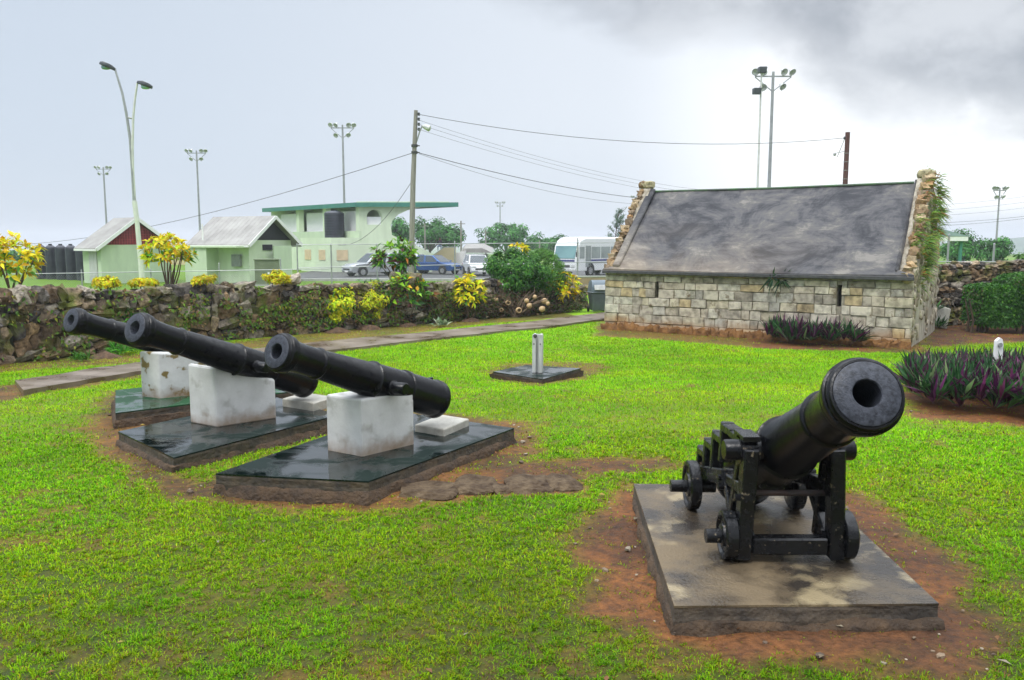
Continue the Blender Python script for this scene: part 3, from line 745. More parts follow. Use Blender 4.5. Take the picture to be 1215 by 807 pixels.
# ================================================================== SLABS, BLOCKS, CANNONS
def plinth(P, top, label, m, side, bottom=-.3, group=None, lip=0):
    c = sum(P, Vector()) / 4; t = thing('concrete_plinth', label, 'plinth', (c.x, c.y, tz(c.x, c.y)), 0, group)
    mb = MB(); mb.prism([(p.x, p.y, top - .012) for p in P], (0, 0, .012)); mb.build('top_face', m, t, world=True)
    b = MB()
    # sides with a rough, slightly wandering face
    n = 4; V = []; Fc = []
    seg = 14
    ring = []
    for i in range(n):
        for k in range(seg): ring.append(P[i].lerp(P[(i + 1) % n], k / seg))
    lv = [(top - .0135, -.002), (top - .03, 0), (top - .06, .0), (top - .085, .004), (bottom, -.02)]
    for z, o in lv:
        for k, p in enumerate(ring):
            d = (p - c); d.z = 0; d.normalize()
            w = o + .012 * mnoise.noise(Vector((p.x * 6, p.y * 6, z * 9))) * (0 if z > top - .02 else 1)
            V.append((p.x + d.x * w, p.y + d.y * w, z))
    N_ = len(ring)
    for j in range(len(lv) - 1):
        for k in range(N_): Fc.append((j * N_ + k, j * N_ + (k + 1) % N_, (j + 1) * N_ + (k + 1) % N_, (j + 1) * N_ + k))
    Fc.append(tuple(range(N_)))
    b.add(V, Fc); b.build('side_face', side, t, world=True)
    fm = MB(); V = []; Fc = []; ring = []
    for i in range(n):
        for k in range(40): ring.append(P[i].lerp(P[(i + 1) % n], k / 40))
    zs = [(top - .08, -.01), (top - .088, .014), (top - .12, .03), (top - .17, .045), (bottom, .06)]
    for z, o in zs:
        for p in ring:
            d = (p - c); d.z = 0; d.normalize(); q = mnoise.noise(Vector((p.x * 5, p.y * 5, z * 11))) + .6 * mnoise.noise(Vector((p.x * 17, p.y * 17, z * 23)))
            w = o + (.03 * q if o > 0 else 0); V.append((p.x + d.x * w, p.y + d.y * w, z + .012 * q))
    N_ = len(ring)
    for j in range(len(zs) - 1):
        for k in range(N_): Fc.append((j * N_ + k, j * N_ + (k + 1) % N_, (j + 1) * N_ + (k + 1) % N_, (j + 1) * N_ + k))
    fm.add(V, Fc); fm.build('rough_footing', MT['footing'], t, 60, world=True)
    return t
plinth(PL_R, ZR, 'stained bare concrete slab under the wheeled cannon', MT['concrete'], MT['concside'])
plinth(PL_3, Z3, 'dark wet green slab nearest the camera among the white-block cannons', MT['wetslab'], MT['slabside'])
plinth(PL_2, Z2, 'middle dark wet green slab of three, under the sloping white block', MT['wetslab'], MT['slabside'])
plinth(PL_1, Z1, 'farthest dark green slab by the path, under the flaking white block', MT['wetslab_moss'], MT['slabside'])
plinth(PL_T, ZT, 'small low dark slab alone on the lawn under the grey marker post', MT['wetslab'], MT['slabside'])

def block(name, label, pts, z0, tops, m, groove=None, bevel=.02):
    """pts: four ground corners, tops: height of each corner"""
    c = sum((Vector((p[0], p[1], 0)) for p in pts), Vector()) / 4
    mb = MB(); mb.hexa([(p[0], p[1], z0) for p in pts] + [(p[0], p[1], t) for p, t in zip(pts, tops)])
    o = mb.build(name, m, bevel=bevel, bseg=2)
    o.data.transform(Matrix.Translation((-c.x, -c.y, -z0))); o.location = (c.x, c.y, z0)
    return o

def quad(l, f, r): return [l, f, r, l + r - f]
b3 = quad(on_z(388, 534, Z3), on_z(430, 542, Z3), on_z(492, 527, Z3))
tag(block('support_block', 'white concrete block under the nearest of the three long cannons', b3, Z3 - .02, [.66, .66, .65, .65], MT['whiteblock']), 'white concrete block under the nearest of the three long cannons', 'block')
b2 = quad(on_z(225, 501, Z2), on_z(258, 507, Z2), on_z(329, 496, Z2))
tag(block('support_block', '', b2, Z2 - .02, [.76, .75, .56, .57], MT['whiteblock'], bevel=.03), 'wide white block with a sloping top under the middle long cannon', 'block')
b1 = quad(on_z(168, 470, Z1), on_z(190, 473, Z1), on_z(248, 467, Z1))
tag(block('support_block', '', b1, Z1 - .02, [.68, .68, .62, .62], MT['whiteworn']), 'flaking white block with mossy patches under the farthest long cannon', 'block')

BAR = [(-.065, .0), (-.062, .04), (-.05, .085), (-.03, .13), (-.01, .163), (0, .178), (.015, .187), (.06, .187), (.075, .178), (.085, .176), (.53, .170), (.535, .18), (.58, .18), (.585, .168), (1.02, .156), (1.025, .166), (1.035, .169), (1.05, .166), (1.055, .155), (1.06, .15), (1.72, .121), (1.725, .129), (1.74, .133), (1.755, .129), (1.76, .12), (1.9, .119), (2.0, .124), (2.07, .135), (2.085, .139), (2.088, .148), (2.108, .149), (2.112, .145), (2.116, .153), (2.14, .157), (2.158, .156), (2.162, .149), (2.18, .148), (2.183, .143), (2.197, .139), (2.2, .13)]
def barrel_parts(t, br, mz, k=1.0, rk=1.0, mworn=False, trf=.41, trl=.15, trr=.055):
    br, mz = Vector(br), Vector(mz); ax = (mz - br); L = ax.length; ax.normalize(); s = L / 2.2
    m = MT['iron']
    mb = MB(); prof = [(a * s, r * rk) for a, r in BAR]
    mb.lathe(prof, br, ax, 56)
    tube = mb.build('barrel', m, t, 50, world=True)
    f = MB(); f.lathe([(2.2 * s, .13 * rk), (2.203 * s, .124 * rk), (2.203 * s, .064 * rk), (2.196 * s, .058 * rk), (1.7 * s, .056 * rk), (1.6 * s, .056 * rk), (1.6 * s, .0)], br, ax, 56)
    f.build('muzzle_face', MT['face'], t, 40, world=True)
    side = ax.cross(Vector((0, 0, 1))).normalized(); o = br + ax * L * trf - Vector((0, 0, .03))
    for q in (1, -1):
        mb = MB(); R = .15 * rk
        mb.lathe([(R - .06, trr), (R + .02, trr * 1.2), (R + .03, trr), (R + trl, trr), (R + trl + .01, trr * .85), (R + trl + .01, 0)], o, side * q, 28)
        mb.build('trunnion', m, t, 40, world=True)
    v = MB(); v.tube([br + ax * L * .04 + Vector((0, 0, .15 * rk)), br + ax * L * .04 + Vector((0, 0, .2 * rk))], .025, 10); v.build('vent_patch', m, t, world=True)
    return ax

def long_cannon(label, bpx, bY, bz, mpx, mpy, dirv):
    bx = (bpx - 607.5) / F * bY
    dirv = Vector(dirv).normalized()
    # the muzzle lies where the plan direction meets the muzzle's column
    k = (mpx - 607.5) / F
    r = ray(mpx, mpy); kk = r.x / r.y
    tt = (bx - kk * bY) / (dirv.x - kk * dirv.y)
    Y = bY - dirv.y * tt; mz = at(mpx, mpy, Y); br = Vector((bx, bY, bz))
    t = thing('cannon', label, 'cannon', (br.x, br.y, bz - .18))
    barrel_parts(t, br, mz)
    print('CANNON', label[:20], (mz - br).length, mz, math.degrees(math.asin((mz - br).normalized().z)))
    return t
p3 = on_z(520, 512, Z3); 
long_cannon('long black cannon nearest the camera, resting on a square white block', 516, p3.y + .02, .47, 328, 417, (.56, .83))
p2 = on_z(360, 482, Z2)
long_cannon('long black cannon in the middle of the row, on the sloping white block', 360, p2.y, .42, 160, 389, (.49, .87))
long_cannon('farthest long black cannon, muzzle against the rubble wall, on the flaking white block', 268, 11.0, .40, 84, 380, (.5, .86))

def pad(label, l, f, r, z, h):
    q = quad(on_z(*l, z), on_z(*f, z), on_z(*r, z))
    tag(block('breech_pad', '', q, z - .02, [z + h] * 4, MT['pad'], bevel=.012), label, 'concrete pad')
pad('low pale concrete pad under the breech of the nearest long cannon', (492, 512), (527, 518), (557, 505), Z3, .07)
pad('low pale concrete pad under the breech of the middle long cannon', (335, 482), (372, 488), (398, 480), Z2, .09)

# ---- the wheeled cannon
def wheeled_cannon():
    wz = ZR
    org = Vector((1.62, 4.66, wz))
    t = thing('cannon', 'black cannon on a wheeled iron carriage, muzzle pointing at the camera', 'cannon', org, 0)
    mzl = at(1029, 467, 3.60); fy = org.y
    tr = Vector((1.62, 4.73, .80)); ax = (mzl - tr).normalized(); L = 2.42
    br = mzl - ax * L
    mb = MB(); rk = 1.14; s = L / 2.2
    P = []
    for a, r in BAR:
        if a > 1.95: r = r * (1.0 if a < 2.06 else 1.02)
        P.append((a * s, r * rk))
    mb.lathe(P, br, ax, 72); mb.build('barrel', MT['iron'], t, 50, world=True)
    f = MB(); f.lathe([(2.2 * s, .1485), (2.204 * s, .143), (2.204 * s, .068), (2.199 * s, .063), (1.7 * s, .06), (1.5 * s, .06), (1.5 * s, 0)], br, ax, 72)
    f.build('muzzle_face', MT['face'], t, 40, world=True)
    tro = br + ax * (tr - br).dot(ax) - Vector((0, 0, .02)); side = Vector((1, 0, 0))
    for q in (1, -1):
        m_ = MB(); m_.lathe([(.12, .062), (.37, .062), (.38, .055), (.38, 0)], tro, side * q, 28); m_.build('trunnion', MT['iron'], t, 40, world=True)
    # cheeks: open iron side frames. local side profile, y back from the front axle, z up from the slab
    cy = org.y
    def fr(y, z, x): return Vector((org.x + x, cy + y, wz + z))
    zt = tro.z - wz
    for q in (-1, 1):
        m_ = MB(); x = q * .245; w = .085
        tilt = .03 * q
        def B(a, b, h, ww=w): m_.bar(fr(a[0], a[1], x + tilt * (1 - a[1] / .7)), fr(b[0], b[1], x + tilt * (1 - b[1] / .7)), ww, h, (0, 1, 0) if abs(b[1] - a[1]) > abs(b[0] - a[0]) else (0, 0, 1))
        B((0, .02), (-.01, zt + .03), .1)                     # front post
        B((.1, zt + .05), (.33, zt + .04), .05)
        B((.28, .06), (.12, zt - .02), .06, .06)
        B((-.0, zt - .22), (.42, zt - .27), .07, .06)           # middle rail
        B((.42, zt - .27), (.10, .1), .06, .06)                  # brace to the front axle
        # stepped top running back and down, with posts beneath each step
        steps = [(.3, zt + .05), (.5, zt - .05), (.7, zt - .15), (.9, zt - .25), (1.08, zt - .33)]
        for (y0, z0), (y1, z1) in zip(steps[:-1], steps[1:]):
            B((y0 - .02, z0), (y1 + .02, z0 - .015), .055)
            B((y1, z0 + .02), (y1, z1 - .14), .055)
        B((.40, zt - .26), (1.12, .22), .10)                     # lower rail to the rear axle
        m_.build('cheek', MT['iron_worn'], t, None, .008, True)
        c_ = MB(); c_.lathe([(-.05, .0), (-.05, .085), (.06, .085), (.06, 0)], tro + Vector((x, .0, 0)), side, 20)
        c_.bar(fr(-.03, zt + .085, x), fr(.17, zt + .085, x), .1, .03); c_.build('trunnion_cap', MT['iron_worn'], t, 40, world=True)
        # knob bolts on the cheek
        for yy, zz in ((.02, .2), (.02, .38), (.42, zt - .27), (.4, .33)):
            k_ = MB(); k_.tube([fr(yy, zz, x + q * .03), fr(yy, zz, x + q * .075)], .022, 8); k_.build('bolt', MT['iron_worn'], t, 40, world=True)
    # wheels and axles
    for yy, R, hw, ext in ((.05, .142, .345, .13), (.96, .17, .36, .15)):
        for q, x0, x1 in ((-1, -.2, -hw - ext), (1, .2, hw + ext * .6)):
            a_ = MB(); a_.tube([fr(yy, R * .95, x0), fr(yy, R * .95, x1)], [.047, .042], 18); a_.build('axle', MT['iron_worn'], t, 40, world=True)
        for q in (-1, 1):
            w_ = MB(); o = fr(yy, R, q * hw)
            w_.lathe([(-.038, 0), (-.038, R - .012), (-.03, R), (.03, R), (.038, R - .012), (.038, R * .82), (.022, R * .78), (.022, R * .5), (.038, R * .46), (.045, R * .3), (.045, 0)], o, Vector((q, 0, 0)), 36)
            w_.build('wheel', MT['iron_worn'], t, 40, world=True)
    s_ = MB(); s_.bar(fr(.0, .1, -.22), fr(.0, .1, .22), .09, .1); s_.build('front_transom', MT['iron_worn'], t, None, .01, True)
    s_ = MB(); s_.bar(fr(.9, .27, -.24), fr(.9, .27, .24), .12, .08); s_.build('rear_transom', MT['iron_worn'], t, None, .01, True)
    for yy, zz in ((.1, zt - .27), (.62, .33)):
        s_ = MB(); s_.tube([fr(yy, zz, -.27), fr(yy, zz, .27)], .018, 10); s_.build('tie_rod', MT['rust'], t, 40, world=True)
    s_ = MB(); s_.bar(fr(.95, .3, 0), fr(.3, .36, 0), .14, .05); s_.build('bed_plate', MT['iron_worn'], t, None, .008, True)
    print('WC', br, mzl, math.degrees(math.asin(ax.z)), zt)
wheeled_cannon()

# marker post on the small slab, and the stake in the plant bed
def post():
    g = on_z(638, 442, ZT); t = thing('marker_post', 'short grey post with a slanted top standing on the small slab in the lawn', 'post', g, math.radians(-12))
    for x in (-.055, .055):
        m = MB(); m.box((x, 0, .32), (.062, .12, .64)); m.lathe([(-.06, 0), (-.06, .031), (.06, .031), (.06, 0)], (x, 0, .64), (0, 1, 0), 20); m.build('rail', MT['postgrey'], t, None, .006)
    m = MB(); m.box((0, .03, .33), (.05, .05, .66)); m.build('web', MT['postgrey'], t)
    m = MB(); m.lathe([(-.075, 0), (-.075, .03), (-.06, .035), (-.05, .035)], (-.035, 0, .635), (0, 1, 0), 16); m.build('knob', MT['dark'], t, 40)
    for x in (-.055, .055):
        m = MB(); m.tube([(x, -.055, .5), (x, -.072, .5)], .012, 8); m.build('bolt', MT['dark'], t)
post()
def stake():
    y = 12.3; p = at(1183, 436, y); z = tz(p.x, y)
    t = thing('marker_stake', 'white wooden stake standing in the purple-leaved plant bed', 'stake', (p.x, y, z), .15)
    m = MB(); m.prism([(-.07, -.02, 0), (.07, -.02, 0), (.07, -.02, .66), (.05, -.02, .74), (.0, -.02, .77), (-.06, -.02, .72)], (0, .05, 0)); m.build('board', MT['trim'], t, None, .006)
    m = MB(); m.tube([(.0, -.022, .66), (.0, -.045, .66)], .035, 10); m.build('knob', MT['grey'], t)
stake()

# sunk kerb stones between the slabs
KL = ['flat grey stone sunk in soil, first beside the nearest dark slab', 'flat grey stone sunk in soil, second from the nearest dark slab', 'small rounded stone between larger sunk stones in the soil', 'broad pitted stone sunk in soil, second from the row\'s end', 'brown-edged flat stone at the end of the sunk row, towards the wheeled cannon']
for k, (px, py, w, d, h) in enumerate([(512, 588, .24, .15, .07), (560, 583, .17, .17, .07), (594, 586, .07, .09, .05), (628, 581, .17, .17, .075), (670, 580, .14, .15, .065)]):
    g = ground(px, py); o = MB().ico((0, 0, -.01), (w * 1.05, d * 1.3, h), k * 7 + 3, None, .3, None, 3, .5).build('flat_stone', MT['kerbstone'], smooth=30)
    o.location = (g.x, g.y + .1, g.z - .02); o.rotation_euler = (0, 0, .12 * (k - 2)); tag(o, KL[k], 'stone')
def litter():
    rng = np.random.default_rng(64); n = 420
    y = rng.uniform(3.4, 11, n); x = rng.uniform(-1, 1, n) * .7 * y
    s = soil(x, y); k = (rng.random(n) < .25 + .6 * s) & ~blocked(x, y); x, y = x[k], y[k]
    P = np.column_stack([x, y, terrain(x, y) + .012]); n = len(x); D = rand_dirs(rng, n); D[:, 2] *= .15
    N_ = rng.normal(0, .25, (n, 3)) + np.array([0, 0, 1]); L = rng.uniform(.025, .07, n)
    o = leaf_mesh('fallen_leaves', P, D, N_, L, L * .45, pick(rng, [(3, (.2, .1, .04)), (2, (.12, .06, .03)), (1, (.4, .3, .06)), (1, (.3, .26, .18))], n), None, droop=.05)
    tag(o, 'small dead leaves scattered over the soil and lawn', 'fallen leaves', kind='stuff')
    mb = MB(); r = random.Random(9); V = 0
    for i in range(520):
        yy = r.uniform(3.6, 10); xx = r.uniform(-.7, .7) * yy
        if float(soil(np.array([xx]), np.array([yy]))[0]) < .55 or bool(blocked(np.array([xx]), np.array([yy]))[0]): continue
        q = r.choice([.006, .008, .012, .02]); c = r.choice([(.2, .15, .1), (.1, .07, .05), (.3, .26, .2)])
        mb.ico((xx, yy, tz(xx, yy) + q * .2), (q * 1.3, q, q * .7), i, Matrix.Rotation(r.uniform(0, 3), 3, 'Z'), .5, c, 1)
    o = mb.build('gravel', MT['coping'], smooth=40); tag(o, 'small stones and clods lying on the bare soil', 'gravel', kind='stuff')
litter()
#@@PART3
# ================================================================== RUBBLE WALLS
def stone_cols(rng, warm):
    cool = [(.19, .17, .14), (.11, .10, .09), (.29, .26, .215), (.055, .05, .046), (.2, .155, .105), (.14, .11, .075)]
    wrm = [(.26, .185, .11), (.19, .13, .075), (.32, .25, .17), (.12, .085, .055), (.15, .13, .1)]
    c = wrm if rng.random() < warm else cool
    q = rng.uniform(.7, 1.25); return tuple(k * q for k in rng.choice(c))

def rubble(name, label, pts, tops, thick, warmf, size=(.17, .12), seed=1, slump=None, m='stone'):
    rng = random.Random(seed)
    t = thing(name, label, 'wall', (pts[0].x, pts[0].y, base_z(0, pts[0].y)))
    mb, co = MB(), MB(); k = seed * 1000
    for i in range(len(pts) - 1):
        a, b = pts[i], pts[i + 1]; e = Vector((b.x - a.x, b.y - a.y, 0)); l = e.length; e.normalize(); nn = Vector((-e.y, e.x, 0))
        R = Matrix((e, nn, Vector((0, 0, 1)))).transposed()
        za, zb = float(base_z(a.x, a.y)) - .15, float(base_z(b.x, b.y)) - .15
        q = .07
        co.hexa([Vector((a.x, a.y, za)) + nn * q, Vector((b.x, b.y, zb)) + nn * q, Vector((b.x, b.y, zb)) + nn * thick, Vector((a.x, a.y, za)) + nn * thick,
                 Vector((a.x, a.y, tops[i] - .1)) + nn * q, Vector((b.x, b.y, tops[i + 1] - .1)) + nn * q, Vector((b.x, b.y, tops[i + 1] - .1)) + nn * thick, Vector((a.x, a.y, tops[i] - .1)) + nn * thick])
        z = 0.0; row = 0
        while True:
            h = size[1] * rng.choice([.65, .85, 1.1, 1.5]); u = -rng.random() * .2; any_ = False
            while u < l:
                f = min(1, max(0, u / l)); zt = tops[i] * (1 - f) + tops[i + 1] * f + .16 * mnoise.noise(Vector((u * 1.1 + i * 9, seed, 0)))
                zb_ = za * (1 - f) + zb * f
                w = size[0] * rng.choice([.45, .6, .8, 1, 1.3, 1.9]); zz = zb_ + .12 + z + h + rng.uniform(-.03, .03)
                if zz - h * .3 < zt:
                    any_ = True
                    sl = slump(a.x + e.x * u, a.y + e.y * u, (zz - zb_) / max(.1, zt - zb_)) if slump else 0
                    p = Vector((a.x, a.y, zz)) + e * (u + w) + nn * (.06 + rng.uniform(-.05, .06) + sl)
                    rz = Matrix.Rotation(rng.uniform(-.35, .35), 3, 'Y') @ Matrix.Rotation(rng.uniform(-.25, .25), 3, 'Z')
                    mb.ico(p, (w * 1.08, .15, h * 1.08), k, R @ rz, .62, stone_cols(rng, warmf(p, (zz - zb_) / max(.1, zt - zb_))), 2, .62); k += 1
                    if zz + h > zt - .05:      # capping stones across the top
                        for d in (.3, .55):
                            if d < thick and rng.random() < .8: mb.ico(p + nn * d + Vector((0, 0, rng.uniform(-.05, .04))), (w, .17, h), k, R @ rz, .36, stone_cols(rng, .1)); k += 1
                u += 2 * w * .97
            z += 2 * h * .93; row += 1
            if not any_ or row > 30: break
    mb.build('stones', MT[m], t, 28, world=True); co.build('core', MT['core'], t, world=True)
    return t

rubble('rubble_wall', 'long low mossy rubble stone wall behind the long cannons and the flowering shrubs', [Vector((p.x, p.y, 0)) for p in WALL], WALL_TOP, .7,
       lambda p, f: .75 if (f < .4 and p.x < -6) else .22, (.17, .115), 3)
RW = [Vector((12.6, 25.6, 0)), Vector((15.5, 25.9, 0)), Vector((19, 26.3, 0)), Vector((26, 27, 0))]
rubble('rubble_wall', 'tall dark rubble wall behind the clipped hedge beside the stone house', RW, [1.25, 1.28, 1.3, 1.3], .6, lambda p, f: .5, (.10, .065), 11)

# ================================================================== THE STONE HOUSE
def hv(s, t, z): x, y = H(s, t); return Vector((x, y, z))
def house():
    rng = random.Random(4)
    t = thing('stone_house', 'low coral-stone house with a steep grey weathered roof and rough stepped gable edges', 'house', (*H(HOUSE_L / 2, 0), -.65))
    L, W, zb, ze, zr = HOUSE_L, HOUSE_W, -.75, 1.02, 3.5
    slits = [(1.70, .30, .86), (6.72, .34, .80)]
    sw = .055
    e1 = Vector((-.835, .55, 0)).normalized(); e2 = Vector((.55, .835, 0)).normalized()
    mb = MB()
    cz = [zb, -.42, -.17, .10, .34, .60, .80, .97, ze + .10]
    for r in range(len(cz) - 1):
        z0, z1 = cz[r], cz[r + 1]; s = -.02; first = True
        while s < L:
            w = rng.choice([.22, .3, .36, .44, .52, .64])
            if first and r % 2: w *= .6
            first = False; s1 = min(s + w, L + .02)
            if L - s1 < .2: s1 = L + .02
            segs = [(s, s1)]
            for sc, a0, a1 in slits:
                if z1 > a0 + .02 and z0 < a1 - .02:
                    n = []
                    for a, b in segs:
                        if b <= sc - sw or a >= sc + sw: n.append((a, b))
                        else:
                            if sc - sw - a > .03: n.append((a, sc - sw))
                            if b - sc - sw > .03: n.append((sc + sw, b))
                    segs = n
            base = rng.choice([(.48, .42, .33), (.53, .48, .39), (.43, .38, .31), (.54, .49, .39), (.47, .37, .22), (.36, .32, .26), (.53, .47, .35), (.56, .52, .43), (.46, .43, .37)])
            q = rng.uniform(.82, 1.1); base = tuple(k * q for k in base)
            for a, b in segs:
                g = .009; o = rng.uniform(-.035, .012); jj = lambda: rng.uniform(-.016, .016)
                P = [hv(a + g + jj(), o, z0 + g + jj()), hv(b - g + jj(), o, z0 + g + jj()), hv(b - g, .14, z0 + g), hv(a + g, .14, z0 + g),
                     hv(a + g + jj(), o, z1 - g + jj()), hv(b - g + jj(), o, z1 - g + jj()), hv(b - g, .14, z1 - g), hv(a + g, .14, z1 - g)]
                mb.hexa(P, base)
            s = s1
    mb.build('front_wall', MT['ashlar'], t, world=True, bevel=.016, bseg=2)
    # mortar backing with holes behind the slits
    mk = MB(); cuts = sorted(slits, key=lambda q: q[0]); s = .01
    def bk(s0, s1, z0, z1): mk.hexa([hv(s0, .022, z0), hv(s1, .022, z0), hv(s1, .4, z0), hv(s0, .4, z0), hv(s0, .022, z1), hv(s1, .022, z1), hv(s1, .4, z1), hv(s0, .4, z1)], (.3, .27, .21))
    for sc, a0, a1 in cuts:
        bk(s, sc - sw, zb, ze + .08); bk(sc - sw, sc + sw, zb, a0); bk(sc - sw, sc + sw, a1, ze + .08); s = sc + sw
    bk(s, L - .01, zb, ze + .08); mk.build('mortar', MT['ashlar'], t, world=True)
    for sc, a0, a1 in slits:
        m = MB(); m.hexa([hv(sc - sw + .003, .36, a0), hv(sc + sw - .003, .36, a0), hv(sc + sw - .003, .39, a0), hv(sc - sw + .003, .39, a0), hv(sc - sw + .003, .36, a1), hv(sc + sw - .003, .36, a1), hv(sc + sw - .003, .39, a1), hv(sc - sw + .003, .39, a1)])
        m.build('slit_window', MT['shade'], t, world=True)
    # foot of packed soil and mortar
    m = MB()
    for i in range(60):
        s = L * (i + .5) / 60; m.ico(hv(s, -.0, -.66), (.15, .09 + .06 * rng.random(), .15 + .1 * rng.random()), i, Matrix.Rotation(-.58, 3, 'Z'), .7, (.9, .8, .7), 2, .8)
    m.build('footing', mat('earthy_footing', (.25, .125, .045), (.10, .05, .022), rough=.9, scale=5, detail=10, bump=1.3, bscale=22, spec=.15), t, 60, world=True)
    # gables
    for s0, s1 in ((0.0, .36), (L - .34, L)):
        pl = [hv(s0, .15, zb), hv(s0, W, zb), hv(s0, W, ze + .15), hv(s0, W / 2 + .12, zr + .14), hv(s0, W / 2 - .12, zr + .14), hv(s0, .15, ze + .15)]
        m = MB(); m.prism(pl, e1 * (s1 - s0)); m.build('gable_wall', MT['gable'], t, world=True)
        c = MB(); k = int(s0 * 10) + 5
        for side in (0, 1):
            n = 21
            for i in range(n):
                f = i / (n - 1); tt = f * (W / 2 - .05) + .0; tt = tt if side == 0 else W - tt
                zz = ze + .1 + (zr + .1 - ze) * f
                for q in ((.11,) if s0 == 0 else (.27,)):
                    col = rng.choice([(.36, .22, .1), (.42, .3, .16), (.28, .19, .1), (.44, .35, .22), (.22, .165, .11)])
                    tone = rng.uniform(.7, 1.1); col = tuple(x * tone for x in col)
                    sz = rng.uniform(.7, 1.1) * (1 if s0 == 0 else .88)
                    c.ico(hv(s0 + q + rng.uniform(-.04, .04), tt + rng.uniform(-.03, .03), zz + rng.uniform(-.05, .06)), (.14 * sz, .14 * sz, .125 * sz), k, Matrix.Rotation(-.58 + rng.uniform(-.4, .4), 3, 'Z') @ Matrix.Rotation(rng.uniform(-.3, .3), 3, 'X'), .7, col, 2, .66); k += 1
        for q in (.09, .26):
            c.ico(hv(s0 + q, W / 2, zr + .25), (.14, .17, .13), k, Matrix.Rotation(-.58, 3, 'Z'), .4, (.36, .33, .2)); k += 1
        c.build('coping', MT['coping'], t, 32, world=True)
    # rough stones showing on the outer face of the right gable
    c = MB(); k = 900
    for i in range(120):
        tt = rng.uniform(.05, W - .05); zmx = ze + (zr - ze) * (1 - abs(tt - W / 2) / (W / 2)); zz = rng.uniform(-.6, zmx)
        col = rng.choice([(.4, .36, .28), (.32, .29, .23), (.46, .41, .32), (.24, .2, .14)]); r_ = rng.uniform(.08, .2)
        c.ico(hv(.0, tt, zz), (.05, r_, r_ * rng.uniform(.6, 1.3)), k, Matrix.Rotation(-.58, 3, 'Z'), .4, col); k += 1
    c.build('gable_stones', MT['coping'], t, 55, world=True)
    # roof: thick sheets with gentle unevenness
    def sheet_(tA, zA, tB, zB, name):
        m = MB(); nx, ny = 60, 24; V = []; th = .13
        for lay in (0, 1):
            for j in range(ny + 1):
                for i in range(nx + 1):
                    f = j / ny; s = .345 + (L - .675) * i / nx
                    if j < 2: s = -.03 + (L + .06) * i / nx if j == 0 else s
                    p = hv(s, tA + (tB - tA) * f, zA + (zB - zA) * f)
                    p.z += .03 * mnoise.noise(Vector((s * .8, f * 4, 3))) * (1 if j else 0) - th * lay - .03 * math.sin(PI * i / nx)
                    V.append(p)
        n1 = (nx + 1) * (ny + 1); w = nx + 1; Fc = []
        for j in range(ny):
            for i in range(nx):
                a = j * w + i; Fc.append((a, a + 1, a + w + 1, a + w)); Fc.append((n1 + a, n1 + a + w, n1 + a + w + 1, n1 + a + 1))
        bd = [i for i in range(w)] + [j * w + nx for j in range(1, ny + 1)] + [ny * w + i for i in range(nx - 1, -1, -1)] + [j * w for j in range(ny - 1, 0, -1)]
        for a, b in zip(bd, bd[1:] + bd[:1]): Fc.append((a, b, n1 + b, n1 + a))
        m.add(V, Fc); return m.build(name, MT['roof'], t, 40, world=True)
    sheet_(-.13, ze + .14, W / 2 - .004, zr + .02, 'roof'); sheet_(W + .13, ze + .14, W / 2 + .004, zr + .02, 'roof')
    m = MB(); m.bar(hv(-.04, -.15, ze + .045), hv(L + .04, -.15, ze + .045), .05, .09); m.build('eave_edge', MT['dark'], t, None, .01, True)
    for s, ww in ((.39, .06), (L - .36, .24)):
        m = MB(); m.bar(hv(s, -.06, ze + .21), hv(s, W / 2 - .05, zr + .10), ww, .1, (0, 0, 1)); m.build('fillet', MT['roof'], t, None, .03, True)
    m = MB(); m.tube([hv(.45, W / 2, zr + .035), hv(L / 2, W / 2, zr + .01), hv(L - .45, W / 2, zr + .035)], .035, 8); m.build('ridge', mat('mossy_ridge', (.05, .13, .04), (.06, .07, .06), scale=4), t, 60, world=True)
house()

def straps(name, label, cat, centers, axes, k, L, ratio, pal, group=None, kind=None, spread=(.15, 1.15), droop=.2, seed=3, parent=None):
    rng = np.random.default_rng(seed)
    P, D, Nn, Ln, Wn = rosettes(rng, np.array(centers), np.array(axes), k, L, ratio, spread)
    o = leaf_mesh(name, P, D, Nn, Ln, Wn, pick(rng, pal, len(P), .3), parent, droop, .25, world=parent is not None, wide=.35)
    if parent is None: tag(o, label, cat, group, kind)
    return o
RHOEO = [(4, (.022, .075, .025)), (2.2, (.06, .16, .045)), (3.4, (.06, .012, .045)), (1.6, (.15, .035, .11)), (.5, (.2, .28, .12))]
def plant_bed(label, poly, step, L, seed):
    rng = np.random.default_rng(seed)
    mn, mx = poly.min(0), poly.max(0); n = int((mx - mn).prod() / step ** 2)
    p = rng.uniform(mn, mx, (n, 2)); p = p[sdf(poly, p[:, 0], p[:, 1]) < 0]
    z = terrain(p[:, 0], p[:, 1])
    c = np.column_stack([p, z + .05 + rng.uniform(0, .16, len(p))]); a = np.column_stack([rng.normal(0, .22, len(p)), rng.normal(0, .22, len(p)), np.ones(len(p))])
    straps('plant_bed', label, 'plant bed', c, a, 15, L, .13, RHOEO, kind='stuff', seed=seed, spread=(.05, .95), droop=.1)
def wpoly(pts): return np.array([(lambda g: (g.x, g.y))(ground0(*p)) for p in pts])
plant_bed('purple and green strap-leaved plants massed in the bed behind the wheeled cannon', wpoly([(1072, 472), (1092, 486), (1215, 498), (1420, 512), (1420, 462), (1215, 450), (1085, 452)]), .125, .35, 31)
plant_bed('purple and green strap-leaved plants along the foot of the stone house', np.array([H(.95, -.28), H(2.2, -.22), H(3.3, -.2), H(3.45, -.85), H(2.2, -.85), H(.95, -.7)]), .15, .5, 32)
